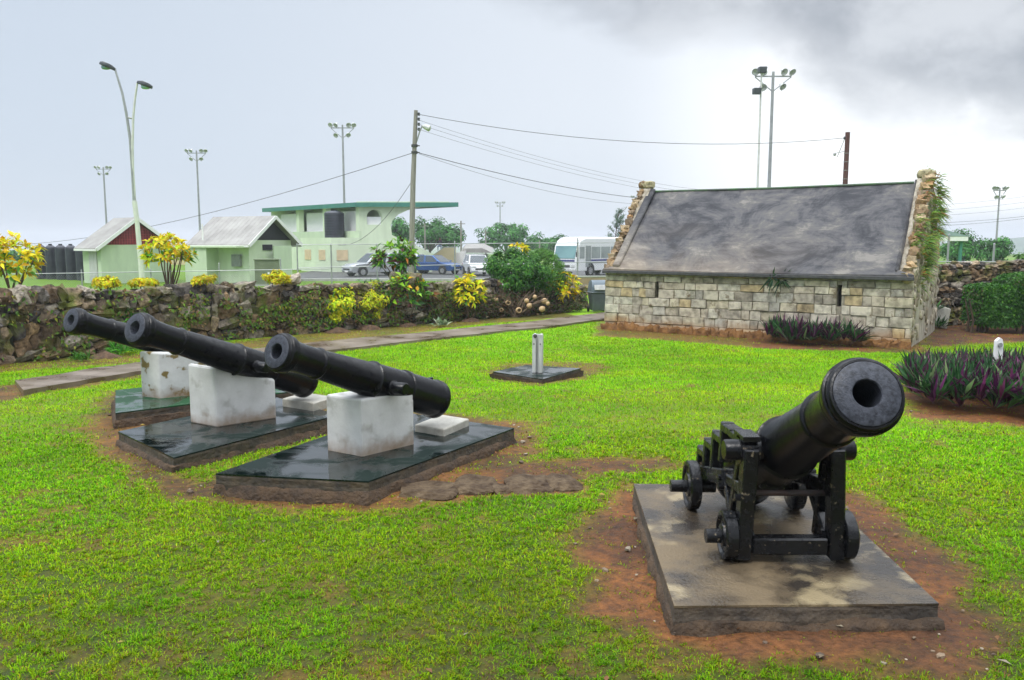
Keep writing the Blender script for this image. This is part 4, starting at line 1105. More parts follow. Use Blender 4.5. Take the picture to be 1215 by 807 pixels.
# plant rooted in the house wall
def wall_plant():
    b = hv(3.33, -.03, .98); t = thing('wall_plant', 'dark strap-leaved plant rooted in the house wall just under the eave', 'plant', b)
    straps('leaves', '', '', [b + Vector((-.1, -.06, .02)), b + Vector((.12, -.1, -.02))], [(0, -1, -.1), (.3, -1, 0)], 20, .36, .13, [(3, (.02, .06, .03)), (1, (.05, .11, .04))], spread=(.3, 1.5), droop=.25, seed=8, parent=t)
wall_plant()
def gable_tufts():
    rng = np.random.default_rng(12); cs, ax = [], []
    for i in range(80):
        tt = rng.uniform(.5, 3.4); zmx = 1.1 + 2.45 * (1 - abs(tt - 2.5) / 2.5)
        p = hv(-.06 + (.25 if i % 3 == 0 else 0), tt, zmx - (rng.uniform(-.1, .9) if i % 3 else rng.uniform(-.25, -.1))); cs.append(p); ax.append((.85, -.3, .45))
    straps('gable_weeds', 'wispy green and rusty weeds growing over the right gable of the stone house', 'weeds', cs, ax, 18, .36, .04, [(4, (.2, .38, .05)), (2, (.34, .4, .08)), (1, (.5, .2, .05)), (1, (.08, .17, .04))], kind='stuff', spread=(.2, 1.3), droop=.45, seed=13)
gable_tufts()

# ================================================================== PLANTS ALONG THE WALL
def gpt(px, py): return ground(px, py)
def berm(px, Y):
    p = at(px, 300, Y); return Vector((p.x, Y, tz(p.x, Y)))
def size_at(Y, px): return px / F * Y
# (behind the wall)
b = berm(10, 18.6); croton('croton_tree', 'yellow-leaved croton tree cut by the picture\'s edge, above the rubble wall', 'tree', b, .86, (.66, .6, .52), 80, .19, [(5, YEL), (2, YOR), (3, GRN), (2, LIME)], .4, 10, 5, None, .025, [(5, YEL), (1, YOR), (1, LIME)])
b = berm(199, 21.6); croton('croton_tree', 'small multi-stemmed croton tree with yellow and green leaves beside the lamp post', 'tree', b, 1.12, (.62, .55, .42), 80, .18, [(3, YEL), (3, GRN), (2, LIME), (1, YOR)], .42, 10, 9, None, .022, [(5, YEL), (1.5, YOR), (2, LIME)])
o = MB().ico((0, 0, 0), (.42, .35, .1), 5, None, .3, None, 3).build('soil_mound', MT['soilmound'], smooth=50); o.location = b; tag(o, 'mound of brown soil round the stems of the small croton tree', 'soil mound')
for lab, px, Y, w, h in (('low yellow shrub on the wall top, in front of the red-gabled hut', 123, 20.5, 16, .26), ('lowest yellow shrub, at the foot of the double street lamp', 169, 20.8, 15, .16),
                         ('low yellow shrub just left of the green cabinet hut', 243, 21.6, 17, .24), ('yellow shrub behind the big dark stone, near the green cabinet', 327, 22.9, 15, .36)):
    b = berm(px, Y); bush('yellow_shrub', lab, 'shrub', b, (b.x, b.y, .93), (size_at(Y, w), .35, h * .6), 22, 1500, .10, .08, [(6, (.66, .56, .01)), (2, LIME), (1, YOR)], .5, -.3, 'low yellow shrubs on the wall top', 4)
b = berm(470, 26.7); croton('croton', 'dark croton with lime-green tips above the wall, between the two cars', 'shrub', b, .95, (.68, .5, .5), 58, .26, [(4, (.03, .1, .015)), (2, MAR), (3, GRN), (.3, ORG)], .36, 10, 5, None, .02, [(4, (.25, .5, .02)), (2, GRN), (1, MAR)])
b = berm(438, 25.9); straps('grass_clump', 'clump of pale green arching blades on the wall, below the silver car', 'plant', [b + Vector((x, 0, 0)) for x in (-.2, .05, .25)], [(0, 0, 1)] * 3, 26, .48, .06, [(2, (.16, .33, .12)), (1, (.1, .26, .08))], seed=41, droop=.5)
# dome hedge behind
b = berm(641, 30.5); bush('clipped_bush', 'smooth clipped green dome bush in front of the bus', 'bush', b, (b.x, b.y, at(638, 297, 30.5).z - 1.0), (.86, .86, 1.0), 300, 16000, .17, .075, [(3, (.09, .24, .03)), (1, (.13, .3, .04))], .5, -.5, None, 4, .93)
# (in front of the wall)
b = gpt(400, 392); bush('lime_shrub', 'bright lime and yellow shrub with bare stems in front of the rubble wall', 'shrub', b, (b.x, b.y, b.z + .72), (.5, .42, .58), 40, 4600, .18, .12, [(4, LIME), (4, (.62, .64, .015)), (2, YEL), (1, GRN)], .42, -.8, None, 7, .4)
b = gpt(437, 389); bush('feathery_shrub', 'yellow-green feathery shrub, taller and fuller than the lime one beside it', 'shrub', b, (b.x, b.y, b.z + .72), (.58, .45, .64), 44, 5400, .18, .11, [(4, (.5, .5, .02)), (3, LIME), (1, OLV), (2, YEL)], .28, -.8, None, 6, .4)
b = gpt(482, 386); croton('croton', 'broad-leaved dark green and maroon croton with light tips against the wall', 'shrub', b, .92, (.8, .5, .62), 50, .3, [(4, (.03, .11, .02)), (2, GRN), (2, MAR), (1, (.2, .08, .02))], .38, 9, 6, None, .02, [(3, (.25, .5, .02)), (2, GRN), (.3, YOR)])
b = gpt(557, 381); croton('croton', 'bright yellow croton in two tiers in front of the wall, beside the big green bush', 'shrub', b, .93, (.5, .42, .52), 46, .23, [(4, YEL), (2, LIME), (1, GRN)], .42, 10, 5, None, .018, [(6, YEL), (1, LIME)])
b = gpt(610, 374)
for px_, py_, lab in ((400, 394, 'low mound of red-brown soil at the foot of the lime shrub'), (437, 391, 'low mound of red-brown soil at the foot of the feathery shrub'), (482, 387, 'low mound of red-brown soil under the dark broad-leaved croton'), (557, 381, 'low mound of red-brown soil under the two-tiered yellow croton'), (126, 424, 'brown soil heap against the rubble wall behind the middle cannon')):
    g = gpt(px_, py_); o = MB().ico((0, 0, -.05), (.42, .32, .17), px_, None, .35, None, 3, 1.25).build('soil_mound', MT['soilmound'], smooth=50); o.location = g; tag(o, lab, 'soil mound')
t = bush('flowering_bush', 'big dark green bush with small pale flowers, clay pots hanging beneath it', 'bush', b, tuple(at(611, 322, b.y + .1)), (1.12, .8, .78), 85, 12000, .25, .10, [(4, (.035, .15, .02)), (3, (.08, .25, .03)), (1.5, (.14, .34, .04)), (.09, (.6, .5, .62))], .5, -.85, None, 8, .55, .035)
b2_ = b + Vector((.2, .4, 0)); croton('croton', 'yellow croton sprig rising out of the top of the big green bush', 'shrub', b2_, at(598, 296, b2_.y).z - b2_.z, (.24, .2, .2), 9, .2, [(5, YEL), (1, YOR), (1, LIME)], .42, 9, 3, None, .015)
b = gpt(668, 371); croton('croton', 'golden yellow croton between the big green bush and the bin', 'shrub', b, 1.02, (.55, .45, .52), 50, .21, [(5, YEL), (2, YOR), (2, LIME), (1, GRN)], .42, 10, 5, None, .018)
b = gpt(524, 388); straps('variegated_plant', 'small pale variegated plant at the edge of the path', 'plant', [b + Vector((0, 0, .03)), b + Vector((.14, .05, .02)), b + Vector((-.13, .04, .02))], [(0, 0, 1)] * 3, 15, .3, .3, [(2, (.25, .38, .2)), (2, (.5, .58, .38))], spread=(.3, 1.4), seed=44)
for lab, px, py, n, L, pal in (('tuft of bright green blades against the wall behind the far cannon muzzle', 150, 420, 5, .42, [(3, (.07, .3, .02)), (1, (.12, .4, .03))]), ('low leafy weed at the wall foot behind the farthest cannon', 92, 428, 4, .3, [(2, MID), (2, GRN)]),
                               ('tall green tuft on the wall face between the far cannon barrels', 146, 385, 5, .5, [(3, (.08, .32, .02)), (1, GRN)])):
    b = gpt(px, py) if py > 400 else Vector((*(lambda w: (w.x - .3, w.y + .5))(ground0(146, 418)), .05))
    rng = random.Random(px)
    straps('grass_clump', lab, 'plant', [b + Vector((rng.uniform(-.35, .35), rng.uniform(-.15, .1), 0)) for _ in range(n)], [(0, -.2, 1)] * n, 26, L, .07, pal, seed=px, droop=.35)
# creepers and weeds hanging over the wall
def wall_weeds():
    rng = np.random.default_rng(19); n = 11000
    i = rng.choice(len(WALL) - 1, n, p=np.array([.2, .5, .7, 1.6, 2.6, 3.3, 3.2, 3, 2]) / 17.1); t = rng.uniform(0, 1, n)
    A = np.array([(w.x, w.y) for w in WALL]); p = A[i] * (1 - t)[:, None] + A[i + 1] * t[:, None]
    e = A[i + 1] - A[i]; e = e / np.linalg.norm(e, axis=1, keepdims=True); nn = np.stack([-e[:, 1], e[:, 0]], 1)
    tp = np.array(WALL_TOP); top = tp[i] * (1 - t) + tp[i + 1] * t
    z = -.6 + (top + .65) * rng.uniform(0, 1, n)
    x, y = p[:, 0], p[:, 1]; k = fbm(x * 1.1 + y * .9, z * 1.6, 91, 4) > .5
    P = np.column_stack([p - nn * rng.uniform(.06, .2, n)[:, None], z])[k]; m = len(P)
    Nn = np.column_stack([-nn[k] , np.full(m, .5)]) + rng.normal(0, .4, (m, 3))
    D = nrm(np.cross(Nn, rand_dirs(rng, m))); L = rng.uniform(.05, .13, m)
    c = pick(rng, [(4, (.09, .2, .02)), (3, (.15, .26, .02)), (3, (.2, .13, .05)), (1, (.3, .32, .03))], m, .3)
    o = leaf_mesh('wall_weeds', P, D, Nn, L, L * .55, c, None)
    tag(o, 'small creeping weeds and moss tufts over the face of the long rubble wall', 'weeds', kind='stuff')
wall_weeds()
def dry_vines():
    """brown tangle in front of the wall under the crotons"""
    rng = np.random.default_rng(29); n = 5200
    px = rng.uniform(455, 690, n); base = np.array([gpt(p, 388 - (p - 455) * .075)[:] for p in np.linspace(455, 690, 40)])
    f = (px - 455) / 235 * 39; i = np.clip(f.astype(int), 0, 38); fr = (f - i)[:, None]
    P = base[i] * (1 - fr) + base[i + 1] * fr
    P = P + np.column_stack([rng.normal(0, .1, n), rng.uniform(-.15, .5, n), rng.uniform(0, .85, n) ** 1.3])
    D = rand_dirs(rng, n, -.2); Nn = rand_dirs(rng, n); L = rng.uniform(.06, .2, n)
    c = pick(rng, [(3, (.13, .085, .045)), (2, (.08, .05, .03)), (3, (.05, .1, .02)), (1, (.22, .16, .09)), (1, (.1, .17, .03))], n, .3)
    o = leaf_mesh('dry_undergrowth', P, D, Nn, L, L * rng.uniform(.15, .5, n), c, None)
    tag(o, 'brown and green tangle of dry undergrowth at the foot of the wall below the crotons', 'undergrowth', kind='stuff')
dry_vines()
# bare shrub with clay pots
def pots():
    b = gpt(612, 376) + Vector((0, -.25, 0)); t = thing('bare_shrub', 'bare twiggy shrub hung with clay pots beneath the big green bush', 'shrub', b)
    mb = MB(); rng = random.Random(3)
    spots = [(578, 368, 0, 3.1, 'round clay pot hanging low at the end nearest the two-tiered yellow croton'), (588.5, 356, 0, 3.3, 'round clay pot hanging highest near the two-tiered yellow croton'), (595, 368, 1, 2.8, 'smallest open-mouthed clay pot, low on the bare shrub'),
             (602.7, 359.4, 1, 3.4, 'open-mouthed clay pot hanging mid-height, second largest opening'), (615.6, 368.4, 1, 3.9, 'largest open-mouthed clay pot with a dark round hole facing the lawn'), (625, 357, 0, 3.1, 'upper of two touching clay pots at the middle of the bare shrub'), (628, 363, 0, 3.4, 'lower of two touching clay pots at the middle of the bare shrub'),
             (634.6, 352.5, 0, 2.8, 'highest clay pot, tucked under the leaves of the big green bush'), (645.7, 357.2, 0, 3.5, 'upper pale clay pot of the three nearest the golden croton'), (643, 366.8, 0, 3.7, 'lowest pale clay pot of the three nearest the golden croton'), (650, 360.3, 0, 2.6, 'small clay pot of the three nearest the golden croton')]
    Y0 = b.y
    for px, py, open_, r, lab in spots:
        Y = Y0 + rng.uniform(-.25, .1); p = at(px, py, Y); R = r / F * Y
        pt = thing('clay_pot', lab, 'clay pot', p, 0, 'clay pots hung in the bare shrub')
        m = MB(); ax = Vector((rng.uniform(-.3, .3), -1, rng.uniform(-.1, .2))) if open_ else Vector((rng.uniform(-1, 1), .6, .3)); s = R
        m.lathe([(-s, 0), (-s * .92, s * .38), (-s * .6, s * .8), (-.1 * s, s), (s * .45, s * .88), (s * .75, s * .66), (s * .85, s * .72), (s * .87, s * .6), (s * .7, s * .5), (s * .2, s * .7), (-s * .5, s * .6), (-s * .7, 0)], (0, 0, 0), ax, 22)
        m.build('body', MT['clay'], pt, 60)
        m = MB(); m.tube([(0, 0, s * .9), (0, .0, s * 2.4)], .008, 5); m.build('cord', MT['twig'], pt)
        q = p + Vector((0, 0, R * 2.3)); mid = b.lerp(q, .6) + Vector((0, 0, .12)); mb.tube([b + Vector((rng.uniform(-.1, .1), 0, -.05)), mid, q, q + Vector((rng.uniform(-.2, .2), .1, .15))], [.03, .022, .013, .006], 6)
    for i in range(60):
        a = rng.uniform(-1.1, 1.1); p0 = b + Vector((a * .5, rng.uniform(-.1, .3), rng.uniform(.1, .5))); mb.tube([p0, p0 + Vector((rng.uniform(-.2, .3) + a * .2, rng.uniform(-.1, .1), .2)), p0 + Vector((rng.uniform(-.3, .3) + a * .35, rng.uniform(-.1, .15), rng.uniform(.2, .6)))], [.011, .008, .004], 5)
    mb.build('branches', MT['twig'], t, 60, world=True)
pots()

# hedge on the right: two tiers
def hedge():
    rng = np.random.default_rng(51); b = Vector((14.2, 24.0, tz(14.2, 24.0)))
    t = thing('clipped_hedge', 'dense dark green clipped hedge in two heights beside the stone house', 'hedge', b)
    Ps, Ns = [], []
    for x0, x1, y0, y1, z0, z1, n in ((13.4, 14.6, 23.4, 24.7, -.5, .72, 11000), (14.25, 18.5, 23.2, 24.9, -.5, 1.06, 27000)):
        q = rng.uniform(-1, 1, (n, 3)); ax = rng.integers(0, 3, n); sg = np.where(rng.random(n) < .5, -1.0, 1.0)
        ax[(rng.random(n) < .45)] = 1; sg = np.where(ax == 1, -1.0, sg); sg = np.where(ax == 2, 1.0, sg)
        q[np.arange(n), ax] = sg
        nn = np.zeros((n, 3)); nn[np.arange(n), ax] = sg
        q = np.sign(q) * np.abs(q); ln = (np.abs(q) ** 6).sum(1, keepdims=True) ** (1 / 6); q = q / ln * (1 - .12 * rng.random((n, 1)) ** 2)
        c = np.array([(x0 + x1) / 2, (y0 + y1) / 2, (z0 + z1) / 2]); h = np.array([(x1 - x0) / 2, (y1 - y0) / 2, (z1 - z0) / 2])
        p = c + q * h; lump = .09 * (fbm(p[:, 0] * 2.5 + p[:, 1], p[:, 2] * 2.5, 5, 3) - .5)[:, None]; Ps.append(p + nn * lump); Ns.append(nn + rng.normal(0, .55, (n, 3)) + np.array([0, 0, .3]))
    P, Nn = np.concatenate(Ps), np.concatenate(Ns); n = len(P)
    L = .10 * rng.uniform(.6, 1.3, n)
    leaf_mesh('foliage', P, nrm(np.cross(Nn, rand_dirs(rng, n))), Nn, L, L * .55, pick(rng, [(4, (.03, .12, .012)), (3, (.05, .17, .015)), (1, (.09, .24, .02))], n, .3), t)
    for i in range(26):
        m = MB(); x = rng.uniform(13.2, 18.3); y = rng.uniform(23.5, 24.5); m.tube([(x, y, -.75), (x + .05, y, -.3), (x - .1, y, .3)], [.035, .03, .015], 6); m.build('stem', MT['bark'], t, 60, world=True)
hedge()
p = at(1122, 384, 24.6); o = MB().box((0, 0, .3), (.42, .16, .66), Matrix.Rotation(.32, 3, 'Y') @ Matrix.Rotation(-.3, 3, 'X')).build('stone_block', MT['pad'], bevel=.03); o.location = (13.0, 24.9, -.62); tag(o, 'squared pale stone block leaning at the foot of the tall wall', 'stone')
b = Vector((12.72, 24.6, -.62)); straps('grass_clump', 'dark weeds at the corner between the stone house and the tall wall', 'plant', [b, b + Vector((.2, .1, 0)), b + Vector((.05, .2, .5))], [(0, 0, 1)] * 3, 24, .45, .12, [(2, DRK), (1, MID)], seed=61)
#@@PART4
# ================================================================== BIN
def bin_():
    p = at(709, 367, 30.6); t = thing('rubbish_bin', 'grey wheeled bin with a domed lid at the corner of the stone house', 'bin', (p.x, p.y, tz(p.x, p.y)), math.radians(8))
    m = MB(); m.hexa([(-.24, -.26, .06), (.24, -.26, .06), (.24, .26, .06), (-.24, .26, .06), (-.31, -.33, .72), (.31, -.33, .72), (.31, .33, .72), (-.31, .33, .72)]); m.box((0, 0, .74), (.68, .72, .06)); m.build('body', MT['binbody'], t, bevel=.03)
    m = MB(); V = []; n = 10
    for x in (-.31, .31):
        for i in range(n + 1):
            a = PI * i / n; V.append((x * (1 - .15 * math.sin(a)), -.33 * math.cos(a), .771 + .42 * max(0, math.sin(a)) ** .7))
    k = n + 1; m.add(V, [(i, i + 1, k + i + 1, k + i) for i in range(n)] + [tuple(range(k)), tuple(range(k, 2 * k))] + [(0, n, k + n, k)]); m.build('lid', MT['binlid'], t, 50)
    m = MB(); m.box((0, -.345, .93), (.42, .02, .2), Matrix.Rotation(-.35, 3, 'X')); m.build('flap', MT['postgrey'], t, bevel=.01)
    for x in (-.29, .29):
        m = MB(); m.tube([(x - .03, .28, .1), (x + .03, .28, .1)], .1, 16); m.build('wheel', MT['tyre'], t, 40)
bin_()

# ================================================================== BUILDINGS BEYOND THE FENCE
GZ = -.65
def V2(px, Y): return Vector(((px - 607.5) / F * Y, Y, 0))
def lift(v, z): return Vector((v.x, v.y, z))

def gabled(t, A, B, C, ez, rz, over, gable_m, wall_m, roof_m, red=False):
    """A near gable corner, B far gable corner, C back of the side wall"""
    g, d = B - A, C - A; D = B + d; gu, du = g.normalized(), d.normalized()
    m = MB(); m.plan([A, B, D, C], GZ - .2, ez); m.build('wall', wall_m, t, world=True)
    mid = A + g / 2
    m = MB(); m.prism([lift(A + gu * .01, ez), lift(B - gu * .01, ez), lift(mid, rz - .06)], d * .99); m.build('gable', gable_m, t, world=True)
    sl = (rz - ez) / (g.length / 2); oz = over * sl; f0, f1 = -du * over, d + du * .2
    rf = MB()
    for e, s in ((A - gu * over, 1), (B + gu * over, -1)):
        p0, p1, q0, q1 = lift(e + f0, ez - oz + .03), lift(e + f1, ez - oz + .03), lift(mid + f0, rz + .03), lift(mid + f1, rz + .03)
        rf.prism([p0, p1, q1, q0], (0, 0, .07))
        nb = 14                                   # ribs of the sheeting
        for i in range(nb + 1):
            a, b = p0.lerp(p1, i / nb), q0.lerp(q1, i / nb); rf.bar(a + Vector((0, 0, .072)), b + Vector((0, 0, .072)), .03, .012)
    rf.build('roof', roof_m, t, world=True)
    m = MB()
    for e in (A - gu * over, B + gu * over): m.bar(lift(e + f0 - du * .03, ez - oz + .02), lift(mid + f0 - du * .03, rz + .02), .05, .2)
    for e in (A - gu * over, B + gu * over): m.bar(lift(e + f0, ez - oz + .0), lift(e + f1, ez - oz + .0), .05, .12)
    m.build('fascia', MT['trim'], t, world=True)
    return g, d, gu, du

def huts():
    A, B = V2(122, 50), V2(203, 53.2); g = B - A; C = A + Vector((-g.y, g.x, 0)) * .62
    t = thing('hut', 'pale green hut with a dark red lattice gable behind the street lamp', 'hut', (A.x, A.y, GZ))
    gg, d, gu, du = gabled(t, A, B, C, 1.72, 3.3, .42, MT['red'], MT['mint'], MT['greyroof'])
    m = MB(); q = [lift(A + d * .62, -.5), lift(A + d * .2, -.5), lift(A + d * .2, 1.35), lift(A + d * .62, 1.35)]; m.panel(q, 0, .03, .02); m.build('door', MT['postgrey'], t, world=True)
    m = MB()
    for i in range(1, 26):
        f = i / 26; p = A + gu * gg.length * f - du * .02; h = 1.5 * (1 - abs(f - .5) * 2); m.bar(lift(p, 1.72), lift(p, 1.72 + h), .03, .03, (1, 0, 0))
    for i in range(1, 10):
        z = 1.72 + .16 * i; w = .5 * (1 - .16 * i / 1.52)
        if w > .02: m.bar(lift(A + gg * (.5 - w) - du * .02, z), lift(A + gg * (.5 + w) - du * .02, z), .03, .03)
    m.build('lattice', mat('red_lattice_bars', (.42, .06, .07), (.34, .04, .05)), t, world=True)
    # tanks beside it
    TL = ['black water tank at the open end of the tank row, above the grass', 'second black water tank from the open end of the row', 'third black water tank from the open end of the row', 'fourth black water tank, second from the red-gabled hut', 'black water tank standing against the red-gabled hut']
    for i in range(5):
        p = V2(51 + i * 12.0, 57 - i * .5); tank(p.x, p.y, GZ, .345, 2.4, TL[i], 'row of black water tanks')
    # hut 2
    A, B = V2(297, 51), V2(347, 54.4); g = B - A; C = A + Vector((-g.y, g.x, 0)).normalized() * 4.6
    t = thing('hut', 'pale green hut with grey roof, open dark gable and wall meter box', 'hut', (A.x, A.y, GZ))
    gg, d, gu, du = gabled(t, A, B, C, 2.0, 3.42, .5, MT['shade'], MT['mintlight'], MT['greyroof'])
    m = MB(); n = -gu; m.hexa([lift(p, z) for z in (GZ, 1.55) for p in (C + n * 1.0 - du * .2, A + d * .55 + n * 1.0, A + d * .55 + n * .02, C + n * .02 - du * .2)]); m.build('annex', MT['mint'], t, world=True)
    m = MB(); m.hexa([lift(p, z) for z in (1.553, 1.66) for p in (C + n * 1.12 - du * .1, A - du * .1 + n * 1.12, A - du * .1 + n * .02, C + n * .02 - du * .1)]); m.build('ledge', MT['mintlight'], t, world=True)
    m = MB(); c = A + d * .2 - gu * .12; m.bar(lift(c - du * .35, .75), lift(c + du * .35, .75), .22, .75); m.build('meter_box', MT['grey'], t, world=True, bevel=.02)
    m = MB(); c = A + gg * .42 - du * .03; m.bar(lift(c - gu * .42, 1.55), lift(c + gu * .42, 1.55), .05, .35); m.build('window', MT['shade'], t, world=True)
    m = MB(); m.tube([lift(C + n * .4 - du * 1.2, 2.0), lift(C + n * .4 - du * 1.2, 3.0)], .05, 8); m.build('vent_pipe', MT['trim'], t, world=True)
    m = MB(); c = A + gg * .62 - du * .55; m.box((c.x, c.y, .5), (1.6, .1, 2.3), Matrix.Rotation(math.atan2(gg.y, gg.x), 3, 'Z')); m.build('screen_wall', MT['mint'], t, world=True)
    p = V2(318, 48.5); t = thing('cabinet', 'dull green metal cabinet beside the grey-roofed hut', 'cabinet', (p.x, p.y, GZ), math.radians(12))
    m = MB(); m.box((0, 0, .78), (1.35, .8, 1.45)); m.build('body', MT['cabinet'], t, bevel=.02)
    m = MB(); m.box((0, 0, 1.53), (1.45, .9, .06)); m.build('lid', MT['cabinet'], t, bevel=.01)
    m = MB(); m.box((0, 0, .03), (1.6, 1.0, .1)); m.build('base', MT['kerb'], t)
    m = MB(); m.box((.1, -.41, .75), (.12, .01, .12)); m.box((.55, -.41, .85), (.1, .01, .1)); m.build('notice', MT['trim'], t)

def tank(x, y, z, r, h, label, group=None):
    t = thing('water_tank', label, 'water tank', (x, y, z), 0, group)
    prof = [(0, r * .97)]; n = 9
    for i in range(n):
        a = h * .86 * i / n; b = h * .86 * (i + 1) / n; prof += [(a + .02, r), (b - .05, r), (b - .02, r * .985)]
    prof += [(h * .87, r), (h * .91, r * .9), (h * .96, r * .5), (h * .965, r * .3)]
    m = MB(); m.lathe(prof, (0, 0, 0), (0, 0, 1), 36); m.build('body', MT['tank'], t, 25)
    m = MB(); m.lathe([(h * .955, r * .34), (h, r * .34), (h, 0)], (0, 0, 0), (0, 0, 1), 20); m.build('lid', MT['tank'], t, 30)
huts()

def pavilion():
    A, Cc, B = V2(428, 68), V2(322, 80), V2(540, 70)
    u = Cc - A; ul = u.length; u.normalize(); v = Vector((1, .05, 0)).normalized()
    t = thing('pavilion', 'two-storey pale green sports pavilion with a flat teal-edged roof and cantilevered canopy', 'building', (A.x, A.y, GZ))
    def P(a, b, z): q = A + u * a + v * b; return Vector((q.x, q.y, z))
    def slab(a0, a1, b0, b1, z0, z1, m=None):
        m = m or MB(); m.hexa([P(a0, b0, z0), P(a0, b1, z0), P(a1, b1, z0), P(a1, b0, z0), P(a0, b0, z1), P(a0, b1, z1), P(a1, b1, z1), P(a1, b0, z1)]); return m
    zf, zt = 1.85, 4.75
    Lg = ul - .5
    slab(0, Lg, .02, 4.5, GZ - .2, zf + .02).build('ground_floor', MT['mintlight'], t, world=True)
    slab(-.0, 5.2, -2.3, .0, GZ - .2, zf + .35).build('front_room', MT['mintlight'], t, world=True)
    slab(.0, Lg, -.02, .16, zf + .025, 2.75).build('balcony_parapet', MT['mint'], t, world=True)
    slab(.2, Lg, 2.0, 2.2, zf + .02, zt).build('rear_wall', MT['mint'], t, world=True)
    for i, a in enumerate((.02, 5.4, 10.2, Lg - .5)):
        slab(a, a + .5, -.0, .45, 2.755, zt - .003).build('column', MT['mintlight'], t, world=True)
    for a0, a1 in ((.8, 5.2), (6.1, 10.0), (10.9, Lg - .7)):
        m = slab(a0, a1, .62, .68, 2.2, 4.4)
        m2 = MB()
        for k in range(12): slab(a0, a1, .58, .62, 2.25 + k * .17, 2.36 + k * .17, m)
        m.build('louvre_screen', MT['louvre'], t, world=True)
    # end wall with canopy bracket and seating flank, built as one curved outline with an arched opening
    def px(x, y): return ((x - 428) / F * 68, CAMZ - (y - 285) / F * 68 * 1.0)
    out = [px(430, 330), px(513, 330), px(513, 301), px(490, 289), px(466, 279), px(464, 270), px(467, 262), px(474, 255), px(485, 250), px(505, 246), px(532, 243), px(534, 240), px(430, 240)]
    arch = [px(437, 267)]
    cx, cy, r = 446, 258, 9
    for i in range(13): a = PI * i / 12; arch.append(px(cx - r * math.cos(a), cy - r * .95 * math.sin(a)))
    arch.append(px(455, 267))
    # bridge the opening into the outline
    poly = out[:-1] + [out[-1]] ; k = arch
    start = px(430, 267)
    poly = [out[0]] + out[1:12] + [out[12], start] + arch[:1] + arch[1:] + arch[:1][::-1] + [start]
    def prism2(a0, th, name, m_):
        mb = MB()
        # left strip, top, right and the rest as separate convex-ish pieces
        (lx, lz), (rx, rz_) = px(437, 267), px(455, 267)
        wall = lambda pts: mb.prism([P(a0, b, z) for b, z in pts], u * th)
        wall([px(428, 330), px(513, 330), px(513, 301), px(490, 289), px(466, 279), px(465, 267), px(428, 267)])
        wall([px(428, 267), px(437, 267)] + [arch[i] for i in range(1, 8)] + [px(446, 240), px(428, 240)])
        wall([px(446, 240)] + [arch[i] for i in range(7, 14)] + [px(455, 267), px(465, 267), px(467, 262), px(474, 255), px(485, 250), px(505, 246), px(532, 243), px(534, 240)])
        mb.build(name, m_, t, world=True)
    prism2(.012, .35, 'end_wall', MT['mintlight']); slab(Lg - .4, Lg - .05, .5, 2.6, zf + .02, zt - .002).build('end_wall', MT['mintlight'], t, world=True)
    m = MB(); (b0, z0), (b1, z1) = px(436, 268), px(456, 257)
    slab(.2, .24, b0, b1, z0, z1 - .05, m); m.build('arch_screen', MT['louvre'], t, world=True)
    # stepped seating
    m = MB()
    for k in range(6): slab(.4, Lg - .45, 2.75 + k * .52, 3.25 + k * .52, GZ, 2.2 - k * .33, m)
    m.build('seating', MT['kerb'], t, world=True)
    m = MB(); m.hexa([P(-.5, -.5, zt), P(-.5, 7.7, zt + .02), P(Lg + .6, 7.7, zt + .02), P(Lg + .6, -.5, zt), P(-.5, -.5, zt + .12), P(-.5, 7.7, zt + .14), P(Lg + .6, 7.7, zt + .14), P(Lg + .6, -.5, zt + .12)]); m.build('roof', MT['mintlight'], t, world=True)
    m = MB(); e = .53
    for a, b in ((( -e, -.53), (-e, 7.73)), ((-e, -.53), (Lg + .63, -.53)), ((Lg + .63, -.53), (Lg + .63, 7.73)), ((-e, 7.73), (Lg + .63, 7.73))):
        za = zt + (.02 if a[1] > 0 else 0) + .1; zb = zt + (.02 if b[1] > 0 else 0) + .1; m.bar(P(*a, za), P(*b, zb), .06, .36)
    m.build('fascia', MT['tealroof'], t, world=True)
    for a, s in ((3.4, .5), (1.0, .5)):
        m = slab(a, a + 1.0, -2.36, -2.31, .35, 1.2); m.build('shutter', MT['peach'], t, world=True)
    m = slab(-.06, -.02, -1.9, -1.0, .35, 1.2); m.build('shutter', MT['peach'], t, world=True)
    p = P(2.0, -1.0, zf + .35); tank(p.x, p.y, p.z, .82, 2.3, 'black ribbed water tank standing on the pavilion\'s lower roof')
pavilion()

